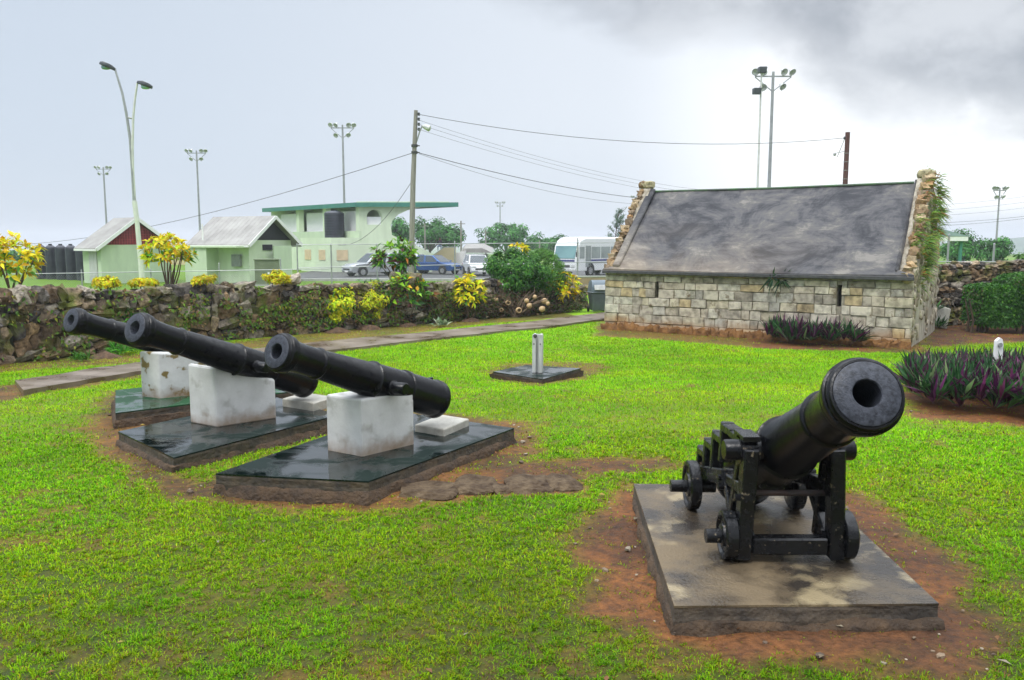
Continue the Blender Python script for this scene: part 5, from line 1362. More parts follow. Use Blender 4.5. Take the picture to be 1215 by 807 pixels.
def low_walls():
    p = V2(533, 72); t = thing('stair_wall', 'cream wall with a sloping top beside the blue car', 'wall', (p.x, p.y, GZ))
    q = lambda x, y: at(x, y, 72)
    m = MB(); m.prism([q(512, 326), q(540, 326), q(540, 294), q(527, 294), q(512, 305)], (0, 1.2, 0)); m.build('wall', MT['cream'], t, world=True)
    m = MB(); m.prism([q(511, 304.5), q(526.7, 293.2), q(540.5, 293.2), q(540.5, 294), q(527, 294), q(511, 305.5)], (0, 1.25, 0)); m.build('coping', MT['kerb'], t, world=True)
    p = V2(545, 73); t = thing('storage_shed', 'white shed with a low grey roof behind the parked cars', 'shed', (p.x, p.y, GZ))
    m = MB(); m.prism([at(541, 324, 73), at(552, 324, 73), at(552, 298, 73), at(541, 300, 73)], (0, 2, 0)); m.build('wall', MT['trim'], t, world=True)
    m = MB(); m.prism([at(553, 322, 76), at(578, 322, 76), at(578, 302, 76), at(553, 302, 76)], (0, 3, 0)); m.build('front', MT['grey'], t, world=True)
    m = MB(); m.prism([at(546, 300, 75), at(584, 300, 75), at(572, 294.5, 75), at(550, 295, 75)], (0, 4.5, .4)); m.build('roof', MT['greyroof'], t, world=True)
    for x in (557, 565, 572):
        m = MB(); m.bar(at(x, 322, 75.5), at(x, 301, 75.5), .12, .12, (0, 1, 0)); m.build('post', MT['trim'], t, world=True)
    for lab, x0, x1, Y, yt, mm in (('long pale boundary wall seen between the two huts', 196, 242, 92, 306, MT['cream']),):
        p = V2((x0 + x1) / 2, Y); o = MB().prism([at(x0, 316, Y), at(x1, 316, Y), at(x1, yt, Y), at(x0, yt, Y)], (0, .3, 0)); o.box(at((x0 + x1) / 2, yt - .5, Y) + Vector((0, .15, 0)), ((x1 - x0) / F * Y, .5, .12)); o = o.build('boundary_wall', mm); tag(o, lab, 'wall')
    # low wall between fence and bus
    p = V2(695, 40); t = thing('low_wall', 'low brown block wall between the bus and the rubble wall', 'wall', (p.x, p.y, GZ))
    m = MB(); m.prism([at(640, 352, 40), at(722, 352, 40), at(722, 329, 40), at(640, 329, 40)], (0, .25, 0)); m.build('wall', mat('brown_render', (.3, .22, .14), (.2, .14, .09), scale=2), t, world=True)
    m = MB(); m.prism([at(640, 329, 39.98), at(722, 329, 39.98), at(722, 327.5, 39.98), at(640, 327.5, 39.98)], (0, .3, 0)); m.build('coping', MT['kerb'], t, world=True)
low_walls()

def gazebo():
    p = V2(1114, 40); t = thing('shelter', 'open shelter with a green hipped roof showing past the stone house gable', 'shelter', (p.x - 1.0, p.y, GZ))
    ze = at(1140, 284, 40).z; zt_ = at(1104, 262, 40).z; c = Vector((p.x - .5, p.y + 1.6, 0)); r = 1.72
    e = [c + Vector((sx * r, sy * r, 0)) for sx, sy in ((-1, -1), (1, -1), (1, 1), (-1, 1))]
    m = MB(); m.add([lift(q, ze + .14) for q in e] + [lift(c, zt_)], [(0, 1, 4), (1, 2, 4), (2, 3, 4), (3, 0, 4), (3, 2, 1, 0)]); m.build('roof', mat('green_shingle', (.05, .11, .07), (.035, .08, .05), scale=5), t, world=True)
    m = MB(); m.plan([c + (q - c) * .99 for q in e], ze - .08, ze + .137); m.build('fascia', MT['trim'], t, world=True)
    for q in e:
        w = c + (q - c) * .86; m = MB(); m.bar(lift(w, GZ), lift(w, ze - .085), .12, .12, (0, 1, 0)); m.build('post', MT['tealroof'], t, world=True)
gazebo()

# ================================================================== FENCES
def fence(name, label, pxs, Y, tops, rails, rail_rng, extra=None):
    p = V2(pxs[0], Y); t = thing(name, label, 'fence', (p.x, Y, GZ))
    for x, tp in zip(pxs, tops):
        q = V2(x, Y); m = MB(); z1 = at(x, tp, Y).z; m.tube([lift(q, GZ - .1), lift(q, z1)], .038, 8); m.lathe([(0, .045), (.04, .03), (.05, 0)], lift(q, z1), (0, 0, 1), 8); m.build('post', MT['pole'], t, 40, world=True)
    for r in rails:
        m = MB(); m.tube([at(rail_rng[0], r[0], Y) + Vector((0, -.06, 0)), at(rail_rng[1], r[1], Y) + Vector((0, -.06, 0))], .024, 6); m.build('rail', MT['pole'], t, world=True)
    zt_ = at(pxs[0], rails[0][0], Y).z; x0, x1 = V2(rail_rng[0], Y).x, V2(rail_rng[1], Y).x; h = zt_ - GZ - .1
    m = MB(); x = x0
    while x < x1:
        for s in (1, -1):
            a, b = (x, GZ + .1), (x + h, zt_)
            if b[0] > x1: b = (x1, a[1] + (x1 - x))
            if s == -1: a, b = (a[0], zt_), (b[0], zt_ - (b[1] - a[1]))
            if b[0] - a[0] > .1: m.bar((a[0], Y + .03, a[1]), (b[0], Y + .03, b[1]), .004, .004, (0, 1, 0))
        x += .13
    m.build('wire_mesh', MT['galv'], t, world=True)
fence('chain_fence', 'low chain-link fence with one pipe rail in front of the huts', [-40, 98, 180, 261, 334], 44, [318, 321, 320, 313, 308], [(326.5, 319)], (-60, 394))
fence('chain_fence', 'tall chain-link fence with two rails in front of the parked vehicles', [354, 394, 448, 540, 612, 685, 760], 43.4, [290, 290, 290, 287, 290, 283, 288], [(290.5, 287.5), (318, 309)], (354, 790))
fence('chain_fence', 'pipe and wire fence standing on the tall wall beside the stone house', [1122, 1176, 1230], 30, [279, 290, 290], [(310.5, 310.5)], (1112, 1290))

# ================================================================== VEHICLES
def wheel(t, x, y, r, w):
    m = MB(); s = 1 if y > 0 else -1
    m.lathe([(-w / 2, r * .6), (-w / 2, r * .9), (-w / 2 + .03, r), (w / 2 - .03, r), (w / 2, r * .9), (w / 2, r * .66), (w / 2 - .03, r * .62), (w / 2 - .03, 0)], (x, y - s * w / 2, r), (0, s, 0), 24); wo = m.build('wheel', MT['tyre'], t, 40)
    m = MB(); m.lathe([(0, r * .6), (.015, r * .56), (.0, r * .3), (.02, r * .18), (.02, 0)], (x, y - s * .025, r), (0, s, 0), 20)
    for k in range(5):
        a = 2 * PI * k / 5; m.bar((x, y - s * .005, r), (x + math.cos(a) * r * .56, y - s * .005, r + math.sin(a) * r * .56), .07, .03, (0, 1, 0))
    m.build('rim', MT['rim'], wo, 40)

def car(label, px, Y, heading, kind, paint):
    """local x runs to the front; y to the left side"""
    p = V2(px, Y); t = thing('parked_car', label, 'car', (p.x, p.y, -.60), heading)
    if kind == 'suv': L, W, H, belt = 4.7, 1.8, 1.66, .98; cab = (-2.15, -1.95, .35, 1.15)
    elif kind == 'sedan': L, W, H, belt = 4.5, 1.74, 1.42, .90; cab = (-1.75, -1.05, .35, 1.2)
    else: L, W, H, belt = 4.2, 1.7, 1.5, .92; cab = (-1.95, -1.6, .3, 1.15)
    h = L / 2
    prof = [(-h, .42), (-h + .03, .3), (h - .1, .28), (h, .4), (h, .6), (h - .08, .72), (h - .35, belt - .1), (cab[3], belt), (cab[0], belt + .02), (-h + .06, belt - .03), (-h, .7)]
    m = MB(); n = len(prof); V = []; secs = [(-W / 2 + .0, .93), (-W / 2 + .12, 1.0), (W / 2 - .12, 1.0), (W / 2, .93)]
    for y, k in secs:
        for x, z in prof:
            yy = y * (1 - .10 * max(0, abs(x) / h - .6) / .4) if abs(y) > W / 2 - .01 else y * .97
            V.append((x * (1 if k == 1 else .985), yy, .3 + (z - .3) * (1 if k == 1 else .97)))
    Fc = [tuple(range(n)), tuple(range(3 * n, 4 * n))]
    for j in range(3):
        for i in range(n): Fc.append((j * n + i, j * n + (i + 1) % n, (j + 1) * n + (i + 1) % n, (j + 1) * n + i))
    m.add(V, Fc); body = m.build('body', paint, t, 35, bevel=.02)
    # cabin
    b0, r0, r1, b1 = cab; wb, wr = W / 2 - .06, W / 2 - .25
    C = [(b0, -wb, belt), (b1, -wb, belt), (b1, wb, belt), (b0, wb, belt), (r0, -wr, H), (r1, -wr, H), (r1, wr, H), (r0, wr, H)]
    m = MB(); m.hexa(C); m.build('cabin', paint, t, bevel=.05, bseg=2)
    q = [Vector(c) for c in C]
    for nm, ids in (('windscreen', (1, 2, 6, 5)), ('rear_window', (3, 0, 4, 7))):
        m = MB(); m.panel([q[i] for i in ids], .1, .006, .006); m.build(nm, MT['glass'], t)
    for a, b, c_, d in ((0, 1, 5, 4), (2, 3, 7, 6)):
        Q = [q[a], q[b], q[c_], q[d]]
        for f0, f1 in ((.06, .47), (.51, .95)):
            R = [Q[0].lerp(Q[1], f0), Q[0].lerp(Q[1], f1), Q[3].lerp(Q[2], f1), Q[3].lerp(Q[2], f0)]
            m = MB(); m.panel(R, .08, .006, .006); m.build('side_window', MT['glass'], t)
    r = .33 if kind == 'suv' else .3
    for x in (-h + .85, h - .85):
        for y in (W / 2 + .01, -W / 2 - .01):
            m = MB(); s = 1 if y > 0 else -1; m.lathe([(0, r + .07), (.012, r + .06), (.012, 0)], (x, y - s * .012 - s * .0, r + .03), (0, s, 0), 24); m.build('wheel_arch', MT['shade'], t)
            wheel(t, x, y + s * .03, r, .22)
    for y in (-1, 1):
        m = MB(); m.box((h - .07, y * (W / 2 - .28), .68), (.16, .36, .13)); m.build('headlight', MT['headlight'], t, bevel=.02)
        m = MB(); m.box((-h + .05, y * (W / 2 - .2), .78), (.1, .3, .16)); m.build('tail_light', MT['redlight'], t, bevel=.02)
        m = MB(); m.box((b1 - .25, y * (W / 2 + .04), belt + .08), (.12, .2, .13)); m.build('mirror', paint, t, bevel=.03)
    m = MB(); m.box((h - .005, 0, .52), (.03, W * .55, .13)); m.build('grille', MT['shade'], t, bevel=.01)
    m = MB(); m.box((-h, 0, .56), (.03, .5, .12)); m.box((h + .005, 0, .36), (.03, .5, .1)); m.build('number_plate', MT['trim'], t)
    return t
car('silver car parked in front of the pavilion, nose towards the huts', 446, 61, math.radians(180 + 38), 'suv', MT['silver'])
car('silver-grey hatchback mostly hidden by the dark croton, between silver and blue cars', 478, 66, math.radians(160), 'hatch', MT['silver'])
car('blue saloon car seen from the rear side with red tail lamps', 515, 64.5, math.radians(38 - 68), 'sedan', MT['blue'])
car('white car facing the camera, half hidden by the big green bush', 566, 62, math.radians(-78), 'hatch', MT['white'])

def bus():
    A = V2(684, 58); t = thing('bus', 'white bus with a blue side stripe parked behind the stone house', 'bus', (A.x, A.y, -.60), math.radians(231))
    # local x to the front, y to the left side; the near front corner sits at the origin
    L, W, H = 7.0, 2.05, 2.72
    z0 = .42
    pr = [(0.03, z0), (.06, .9), (.03, 1.25), (-.22, 2.2), (-.5, 2.55), (-1.1, H), (-L + .3, H), (-L, 2.45), (-L, z0)]
    m = MB(); n = len(pr); V = []
    for y, k in ((-W + .0, .0), (-W + .0, 1), (0, 1)):
        pass
    ys = [(0, 0), (-.14, .1), (-W + .14, .1), (-W, 0)]
    for y, up in ys:
        for x, z in pr: V.append((x, y, z + (up if z > 2.3 else 0) - (.0 if up else .0)))
    Fc = [tuple(range(n)), tuple(range(3 * n, 4 * n))]
    for j in range(3):
        for i in range(n): Fc.append((j * n + i, j * n + (i + 1) % n, (j + 1) * n + (i + 1) % n, (j + 1) * n + i))
    m.add(V, Fc); m.build('body', MT['white'], t, 35, bevel=.05, bseg=2)
    m = MB(); m.panel([Vector((.03, -W + .12, 1.3)), Vector((.03, -.12, 1.3)), Vector((-.22, -.12, 2.2)), Vector((-.22, -W + .12, 2.2))], .02, .02, .01); m.build('windscreen', MT['screenglass'], t)
    for s, y in ((1, .006), (-1, -W - .006)):
        for x0, x1 in ((-.35, -.95), (-1.15, -1.7), (-1.85, -3.0), (-3.1, -4.3), (-4.4, -5.6), (-5.7, -6.8)):
            door = x0 == -1.15
            m = MB(); m.box(((x0 + x1) / 2, y, 1.72 if not door else 1.45), (x0 - x1, .012, .82 if not door else 1.5)); m.build('door' if door else 'window', MT['busglass'], t, bevel=.004)
            if door:
                m = MB(); m.box(((x0 + x1) / 2, y + s * .008, 1.45), (.05, .012, 1.5)); m.box((x0 + .03, y + s * .008, 1.45), (.05, .012, 1.54)); m.box((x1 - .03, y + s * .008, 1.45), (.05, .012, 1.54)); m.build('door_frame', MT['grey'], t)
        m = MB(); m.box((-L / 2 - .8, y + s * .002, 1.16), (L - 1.9, .01, .13)); m.build('stripe', MT['bluestripe'], t)
        m = MB(); m.box((-L / 2 - .8, y + s * .002, .98), (L - 1.9, .01, .03)); m.build('trim_line', MT['dark'], t)
    m = MB(); m.box((.065, -W / 2, 1.16), (.02, W - .3, .12)); m.build('stripe', MT['bluestripe'], t)
    for y in (-.3, -W + .3):
        m = MB(); m.box((.065, y, .78), (.05, .34, .2)); m.build('headlight', MT['headlight'], t, bevel=.02)
    m = MB(); m.box((.07, -W / 2, .78), (.03, .95, .16)); m.build('grille', MT['dark'], t)
    m = MB(); m.box((.09, -W / 2, .5), (.14, W - .05, .2)); m.build('bumper', MT['postgrey'], t, bevel=.03)
    for x in (-1.75 + .0, -5.6):
        for s, y in ((1, .0), (-1, -W)):
            m = MB(); m.lathe([(0, .5), (.012, .49), (.012, 0)], (x, y, .5), (0, s, 0), 24); m.build('wheel_arch', MT['shade'], t)
            wheel(t, x, y + s * .03, .42, .26) if s == 1 else wheel(t, x, y - .03, .42, .26)
    m = MB(); m.bar((.05, .0, 1.9), (.25, .18, 1.75), .03, .03); m.box((.25, .2, 1.6), (.06, .18, .34)); m.build('mirror', MT['dark'], t)
bus()

# ================================================================== POLES, MASTS, LAMPS, CABLES
def flood_mast(label, px, top, Y, group=None, r=.14, lean=0, nl=(3, 2), span=1.3, basez=GZ):
    p = V2(px, Y); zt_ = at(px, top, Y).z; t = thing('floodlight_mast', label, 'floodlight', (p.x, p.y, basez), 0, group)
    h = zt_ - basez
    m = MB(); m.tube([(0, 0, -.1), (lean * .5, 0, h * .5), (lean, 0, h - .2)], [r, r * .8, r * .62], 12); m.build('mast', MT['pole'], t, 50)
    m = MB(); m.bar((lean - span, 0, h - .55), (lean + span, 0, h - .55), .1, .1)
    m.bar((lean - span, 0, h - .6), (lean, 0, h - 1.7), .07, .07); m.bar((lean + span, 0, h - .6), (lean, 0, h - 1.7), .07, .07)
    m.build('cross_arm', MT['pole'], t)
    spots = [(lean + x, h - .2) for x in ((-span, -span * .55, span * .55, span) if nl[0] == 3 else (-span * .8, span * .8))] + [(lean - .55 * span, h - 1.35), (lean + .5 * span, h - 1.3)]
    for k, (x, z) in enumerate(spots):
        m = MB(); ax = Vector((.25 * (1 if x > lean else -1), -.8 + .25 * (k % 2), -.55)).normalized()
        m.lathe([(a * .78, r_ * .78) for a, r_ in ((-.36, 0), (-.36, .12), (-.24, .17), (-.1, .22), (.12, .36), (.16, .37), (.16, .33), (.02, .2), (-.1, .0))], (x, -.12, z), ax, 16); m.bar((x, 0, z - .35), (x, -.08, z), .06, .06); m.build('floodlight', MT['lampwhite'], t, 40)
    return t
GM = 'sports floodlight masts'
flood_mast('thin floodlight mast farthest to the left, rising behind the red-gabled hut', 131, 197, 150, GM, .2)
flood_mast('floodlight mast rising behind the grey-roofed hut', 240.5, 177, 118, GM, .17)
flood_mast('floodlight mast rising behind the flat teal-edged roof of the pavilion', 411, 146, 96, GM, .16)
flood_mast('small distant floodlight mast above the round-topped tree', 593.5, 239, 250, GM, .22, 0, (3, 2), 1.3)
flood_mast('distant floodlight mast just clear of the house\'s left gable top', 753, 232, 230, GM, .2)
flood_mast('tallest nearest floodlight mast, rising behind the stone house roof', 908, 82, 66, GM, .17, 0, (3, 2), 1.4)
flood_mast('floodlight mast whose lamps only just clear the stone house ridge', 961, 221, 200, GM, .2)
flood_mast('floodlight mast above the trees and the hedge at the far right', 1178, 221, 108, GM, .14, 0, (3, 2), .8)
def dark_lamp():
    p = V2(894.5, 60); zt_ = at(894.5, 78, 60).z; t = thing('street_lamp', 'thin mast with two dark square lamps beside the tallest floodlight mast', 'street lamp', (p.x, p.y, GZ)); h = zt_ - GZ
    m = MB(); m.tube([(0, 0, -.1), (0, 0, h - .3)], [.09, .06], 10); m.build('mast', MT['lightpole'], t, 40)
    for x, z in ((.05, h - .3), (-.28, h - 1.75)):
        m = MB(); m.hexa([(x - .22, -.25, z - .24), (x + .22, -.25, z - .24), (x + .3, .2, z - .2), (x - .3, .2, z - .2), (x - .28, -.3, z + .2), (x + .28, -.3, z + .2), (x + .3, .2, z + .22), (x - .3, .2, z + .22)]); m.build('lamp_head', MT['lamp'], t, bevel=.04)
dark_lamp()
def double_lamp():
    Y = 33; b = at(168, 300, Y); b.z = tz(b.x, Y); t = thing('street_lamp', 'tall pale steel lamp post with two curved arms and dark lamp heads', 'street lamp', b)
    w = lambda x, y: at(x, y, Y)
    m = MB(); m.tube([b - Vector((0, 0, .2)), w(166, 300), w(162.5, 262), w(159.5, 238)], [.105, .098, .085, .075], 12); m.tube([w(162.6, 263), w(159.6, 239)], .095, 12); m.build('pole', MT['lightpole'], t, 50, world=True)
    m = MB(); m.tube([w(159.5, 239), w(157, 200), w(154.5, 165), w(150, 135), w(145, 110), w(136.5, 82)], [.068, .06, .056, .05, .044, .036], 10); m.build('arm', MT['pole'], t, 50, world=True)
    m = MB(); m.tube([w(159.5, 239), w(157.5, 205), w(157, 175), w(158, 140), w(160, 118), w(163, 98)], [.068, .056, .052, .044, .04, .036], 10); m.build('arm', MT['lightpole'], t, 50, world=True)
    m = MB(); m.tube([w(150.5, 139), w(158.3, 141)], .035, 8); m.build('spreader', MT['pole'], t, world=True)
    for a, c in (((137, 83), (119, 75)), ((163, 97.5), (180, 104))):
        p0, p1 = w(*a), w(*c); d = (p1 - p0); L = d.length; d.normalize(); up = d.cross(Vector((0, 1, 0))); up = up if up.z > 0 else -up; sd = Vector((0, 1, 0))
        m = MB(); V = []; st = [(0, .05, .05), (.15, .09, .08), (.4, .17, .12), (.8, .17, .11), (1, .08, .06)]
        for f, ww, hh in st:
            q = p0 + d * L * f; V += [q - sd * ww, q - sd * ww * .7 + up * hh, q + sd * ww * .7 + up * hh, q + sd * ww, q + sd * ww * .8 - up * .05, q - sd * ww * .8 - up * .05]
        Fc = [tuple(range(6)), tuple(range(24, 30))] + [(j * 6 + i, j * 6 + (i + 1) % 6, j * 6 + 6 + (i + 1) % 6, j * 6 + 6 + i) for j in range(4) for i in range(6)]
        m.add(V, Fc); o = m.build('lamp_head', MT['lamp'], t, 50, world=True)
        m = MB(); q = p0 + d * L * .6 - up * .06; m.ico(q, (.17, .13, .09), 3, None, .02); m.build('diffuser', MT['screenglass'], t, 60, world=True)
double_lamp()
def sag(a, b, drop, n=18): return [a.lerp(b, i / n) - Vector((0, 0, drop * 4 * (i / n) * (1 - i / n))) for i in range(n + 1)]
def cable(label, a, b, drop, r=.022, group=None):
    r *= .62
    o = MB().tube(sag(a, b, drop), r, 5).build('cable', MT['wire']); tag(o, label, 'cable', group)
def utility():
    Y = 40; b = at(486.5, 300, Y); b.z = tz(b.x, Y); t = thing('utility_pole', 'weathered utility pole with a lamp on a bracket, rising behind the dark croton', 'pole', b)
    w = lambda x, y: at(x, y, Y)
    m = MB(); m.tube([b - Vector((0, 0, .2)), w(490, 220), w(493.5, 131)], [.145, .125, .09], 12); m.build('pole', MT['woodpole'], t, 50, world=True)
    for y in (135.5, 141.5, 147.5, 153.5):
        m = MB(); m.lathe([(-.07, .0), (-.07, .05), (-.03, .06), (0, .04), (.03, .06), (.07, .05), (.07, 0)], w(497, y), (0, 0, 1), 10); m.bar(w(494, y), w(497, y), .03, .03); m.build('insulator', MT['lamp'], t, 40, world=True)
    m = MB(); m.tube([w(494, 169), w(498, 156), w(501, 149)], .035, 8); m.build('bracket', MT['pole'], t, world=True)
    m = MB(); m.lathe([(-.2, .03), (-.15, .08), (0, .13), (.18, .15), (.22, .1), (.22, 0)], w(505.5, 151), (.75, -.1, -.3), 14); m.build('lamp_head', MT['lampwhite'], t, 40, world=True)
    for y in (173, 181):
        m = MB(); m.lathe([(-.06, .15), (.06, .15)], w(491.8, y), (0, 0, 1), 14); m.bar(w(488, y), w(498, y), .05, .05); m.build('clamp', MT['dark'], t, world=True)
    a = w(498, 136)
    p = V2(996.5, 45); zt_ = at(997, 157, 45).z; t = thing('utility_pole', 'reddish brown wooden pole behind the stone house roof', 'pole', (p.x, p.y, GZ))
    h = zt_ - GZ; m = MB(); m.tube([(0, 0, -.1), (0.02, 0, h)], [.16, .12], 12); m.build('pole', MT['redpole'], t, 50)
    m = MB(); m.tube([(-.12, 0, h - .3), (-.35, -.05, h - .9), (-.5, -.05, h - 1.3), (-.62, 0, h - 1.1), (-.12, 0, h - 1.0)], .02, 6); m.ico((-.62, 0, h - 1.15), (.07, .06, .09), 2); m.build('loose_wire', MT['galv'], t, 60)
    m = MB()
    for k in range(5): m.lathe([(-.015, .14), (.015, .14)], (0.01, 0, h - 1.1 - k * .45), (0, 0, 1), 12)
    m.build('band', MT['grey'], t)
    m = MB(); m.ico((-.14, 0, h - .3), (.05, .05, .08), 1); m.build('insulator', MT['lamp'], t, 60)
    cable('long sagging cable from the weathered pole top to the brown pole', a, Vector((p.x - .17, p.y, zt_ - .3)), .75)
    g = 'thin cables running behind the stone house roof'
    for k, (y, ye, lab) in enumerate(((142, 221, 'uppermost of three thin cables passing behind the roof'), (147, 226, 'middle one of three thin cables passing behind the roof'), (153, 231, 'lowest of three thin cables passing behind the roof'))):
        cable(lab, w(498, y + 1), at(905 + k * 6, ye + 8, 75), .9, .012, g)
    cable('thick lower cable from the pole clamp to the left gable of the house', w(497, 181.5), at(790, 238, 60), .35, .028)
    cable('thinner slack cable under the thick lower one', w(497, 182.5), at(785, 243, 60), .6, .014)
    cable('long cable dropping from the pole clamp away over the huts to the left', w(488, 182), at(-40, 290, 85), 1.4, .024)
    cable('slack service cable drooping from the pole to the pavilion', w(489.5, 214), at(398, 290, 60), 1.0, .022)
    for k, (y0, y1) in enumerate(((243, 226), (249, 233), (255, 240), (263, 251), (267, 253))):
        cable(['highest', 'second highest', 'middle', 'second lowest', 'lowest'][k] + ' of the five cables crossing the sky right of the stone house', at(1050, y0 + 2, 90), at(1290, y1 - 5, 84), .5, .016 if k < 3 else .026, 'cables right of the house')
    for x, top, Y, lab in ((505, 265, 120, 'short pale far post in front of the trees, nearest the pavilion'), (547.5, 262, 110, 'far post with a small cross bar between two trees'), (576.5, 273, 130, 'far post right of the gap between the trees'), (640, 285, 120, 'shortest far post above the clipped dome bush')):
        p = V2(x, Y); t = thing('far_post', lab, 'post', (p.x, p.y, GZ)); h = at(x, top, Y).z - GZ
        m = MB(); m.tube([(0, 0, -.1), (0, 0, h)], [.13, .1], 8); m.build('pole', MT['woodpole'], t, 40)
        m = MB(); m.bar((-.55, 0, h - .4), (.55, 0, h - .4), .09, .09); m.build('cross_bar', MT['woodpole'], t)
utility()

# ================================================================== TREES FAR OFF
TG = 'trees beyond the parking road'
PF = [(3, (.06, .22, .04)), (2, (.09, .29, .05)), (2, (.035, .12, .025))]
tree('bushy green tree seen between the pavilion and the weathered pole', 474, 257, 125, 38, TG, PF, .2)
tree('broad green tree directly behind the weathered utility pole', 510, 255, 130, 70, TG, PF, .2, nleaf=3400)
tree('green tree at the right edge of the first clump of trees', 536, 264, 128, 34, TG, PF, .2)
tree('round-topped tree beneath the small distant floodlight mast', 600, 262, 135, 74, TG, PF, .2, nleaf=3600)
tree('low tree spreading behind the clipped dome bush', 642, 276, 140, 84, TG, PF, .15)
tree('far flat-topped tree left of the bus roof', 655, 279, 190, 46, TG, PF, .2)
tree('far low tree behind the bus', 690, 282, 200, 40, TG, PF, .2)
tree('far tree peeping above the bus roof near the house', 730, 281, 200, 40, TG, PF, .2)
tree('green tree next to the green-roofed shelter', 1137, 272, 62, 48, TG, PF, .15, nleaf=3400)
tree('green tree behind the right-hand floodlight mast', 1176, 277, 66, 54, TG, PF, .15, nleaf=3200)
tree('low bright tree at the right picture edge, above the tall wall', 1222, 299, 52, 50, TG, [(3, (.13, .27, .05)), (1, PF[0][1])], .1)
tree('low far tree behind the water tanks', 22, 296, 110, 70, TG, PF, .1)
tree('far low tree seen between the two huts', 225, 296, 130, 40, TG, PF, .1)
def casuarina():
    rng = np.random.default_rng(88); b = V2(729, 64); b.z = GZ; t = thing('casuarina_tree', 'wispy thin-needled sapling leaning beside the left gable of the house', 'tree', b)
    m = MB(); tip = at(733, 254, 64); m.tube([b, b.lerp(tip, .5) + Vector((-.1, 0, 0)), tip], [.08, .05, .015], 6)
    P, D = [], []
    for i in range(46):
        f = rng.uniform(.45, .97); p = b.lerp(tip, f); q = p + Vector((rng.uniform(-1, 1) * (1.15 - f) * 2.0 + .25, rng.uniform(-.5, .5), rng.uniform(.25, .8)))
        m.tube([p, q], [.015, .006], 4)
        for k in range(26):
            P.append(p.lerp(q, rng.uniform(.3, 1))); D.append((rng.uniform(-.4, .6), rng.uniform(-.4, .4), rng.uniform(.0, 1)))
    n = len(P); L = rng.uniform(.2, .42, n)
    leaf_mesh('foliage', [tuple(p) for p in P], D, rand_dirs(rng, n), L, .035, pick(rng, [(2, (.07, .15, .08)), (1, (.11, .2, .1))], n), t)
    m.build('trunk', MT['bark'], t, 60, world=True)
casuarina()
def person():
    p = at(522, 293.2, 72.6); t = thing('person', 'person in dark top and pale blue trousers sitting on the cream wall', 'person', p)
    # one continuous body seated, facing the camera, grown from a joint skeleton
    J = {'pel': (0, 0, .12), 'wai': (0, .02, .3), 'che': (0, .02, .48), 'nec': (0, .0, .62), 'hea': (0, -.01, .72), 'top': (0, 0, .84),
         'shl': (.17, .02, .54), 'ell': (.25, -.03, .3), 'hal': (.16, -.2, .17), 'shr': (-.17, .02, .54), 'elr': (-.25, -.03, .3), 'har': (-.16, -.2, .17),
         'hil': (.1, -.02, .1), 'knl': (.14, -.42, .13), 'fol': (.13, -.44, -.26), 'tol': (.13, -.56, -.29), 'hir': (-.1, -.02, .1), 'knr': (-.14, -.42, .13), 'for': (-.13, -.44, -.26), 'tor': (-.13, -.56, -.29)}
    R = dict(pel=.13, wai=.12, che=.15, nec=.055, hea=.085, top=.07, shl=.06, ell=.045, hal=.035, shr=.06, elr=.045, har=.035, hil=.09, knl=.065, fol=.045, tol=.035, hir=.09, knr=.065, tor=.035)
    R['for'] = .045
    E = [('pel', 'wai'), ('wai', 'che'), ('che', 'nec'), ('nec', 'hea'), ('hea', 'top'), ('che', 'shl'), ('shl', 'ell'), ('ell', 'hal'), ('che', 'shr'), ('shr', 'elr'), ('elr', 'har'), ('pel', 'hil'), ('hil', 'knl'), ('knl', 'fol'), ('fol', 'tol'), ('pel', 'hir'), ('hir', 'knr'), ('knr', 'for'), ('for', 'tor')]
    ks = list(J); me = bpy.data.meshes.new('body'); me.from_pydata([J[k] for k in ks], [(ks.index(a), ks.index(b)) for a, b in E], [])
    o = bpy.data.objects.new('body', me); COL.objects.link(o); o.parent = t
    s = o.modifiers.new('skin', 'SKIN'); o.modifiers.new('sub', 'SUBSURF').levels = 1
    for i, k in enumerate(ks): me.skin_vertices[0].data[i].radius = (R[k], R[k]); me.skin_vertices[0].data[i].use_root = (i == 0)
    # clothing colours by height on one continuous surface
    dg = bpy.context.evaluated_depsgraph_get(); ev = o.evaluated_get(dg); m2 = bpy.data.meshes.new_from_object(ev); o.modifiers.clear(); o.data = m2
    for mm in (MT['skin'], MT['cloth'], MT['jean']): m2.materials.append(mm)
    for f in m2.polygons:
        c = f.center; f.material_index = 0 if c.z > .6 or (c.y < -.1 and c.z > .15 and abs(c.x) > .1 and c.y > -.24) else (1 if c.z > .2 else 2); f.use_smooth = True
    h = MB(); h.ico((0, .02, .8), (.085, .09, .07), 2, None, .05); h.build('hair', MT['hair'], t, 60)
person()

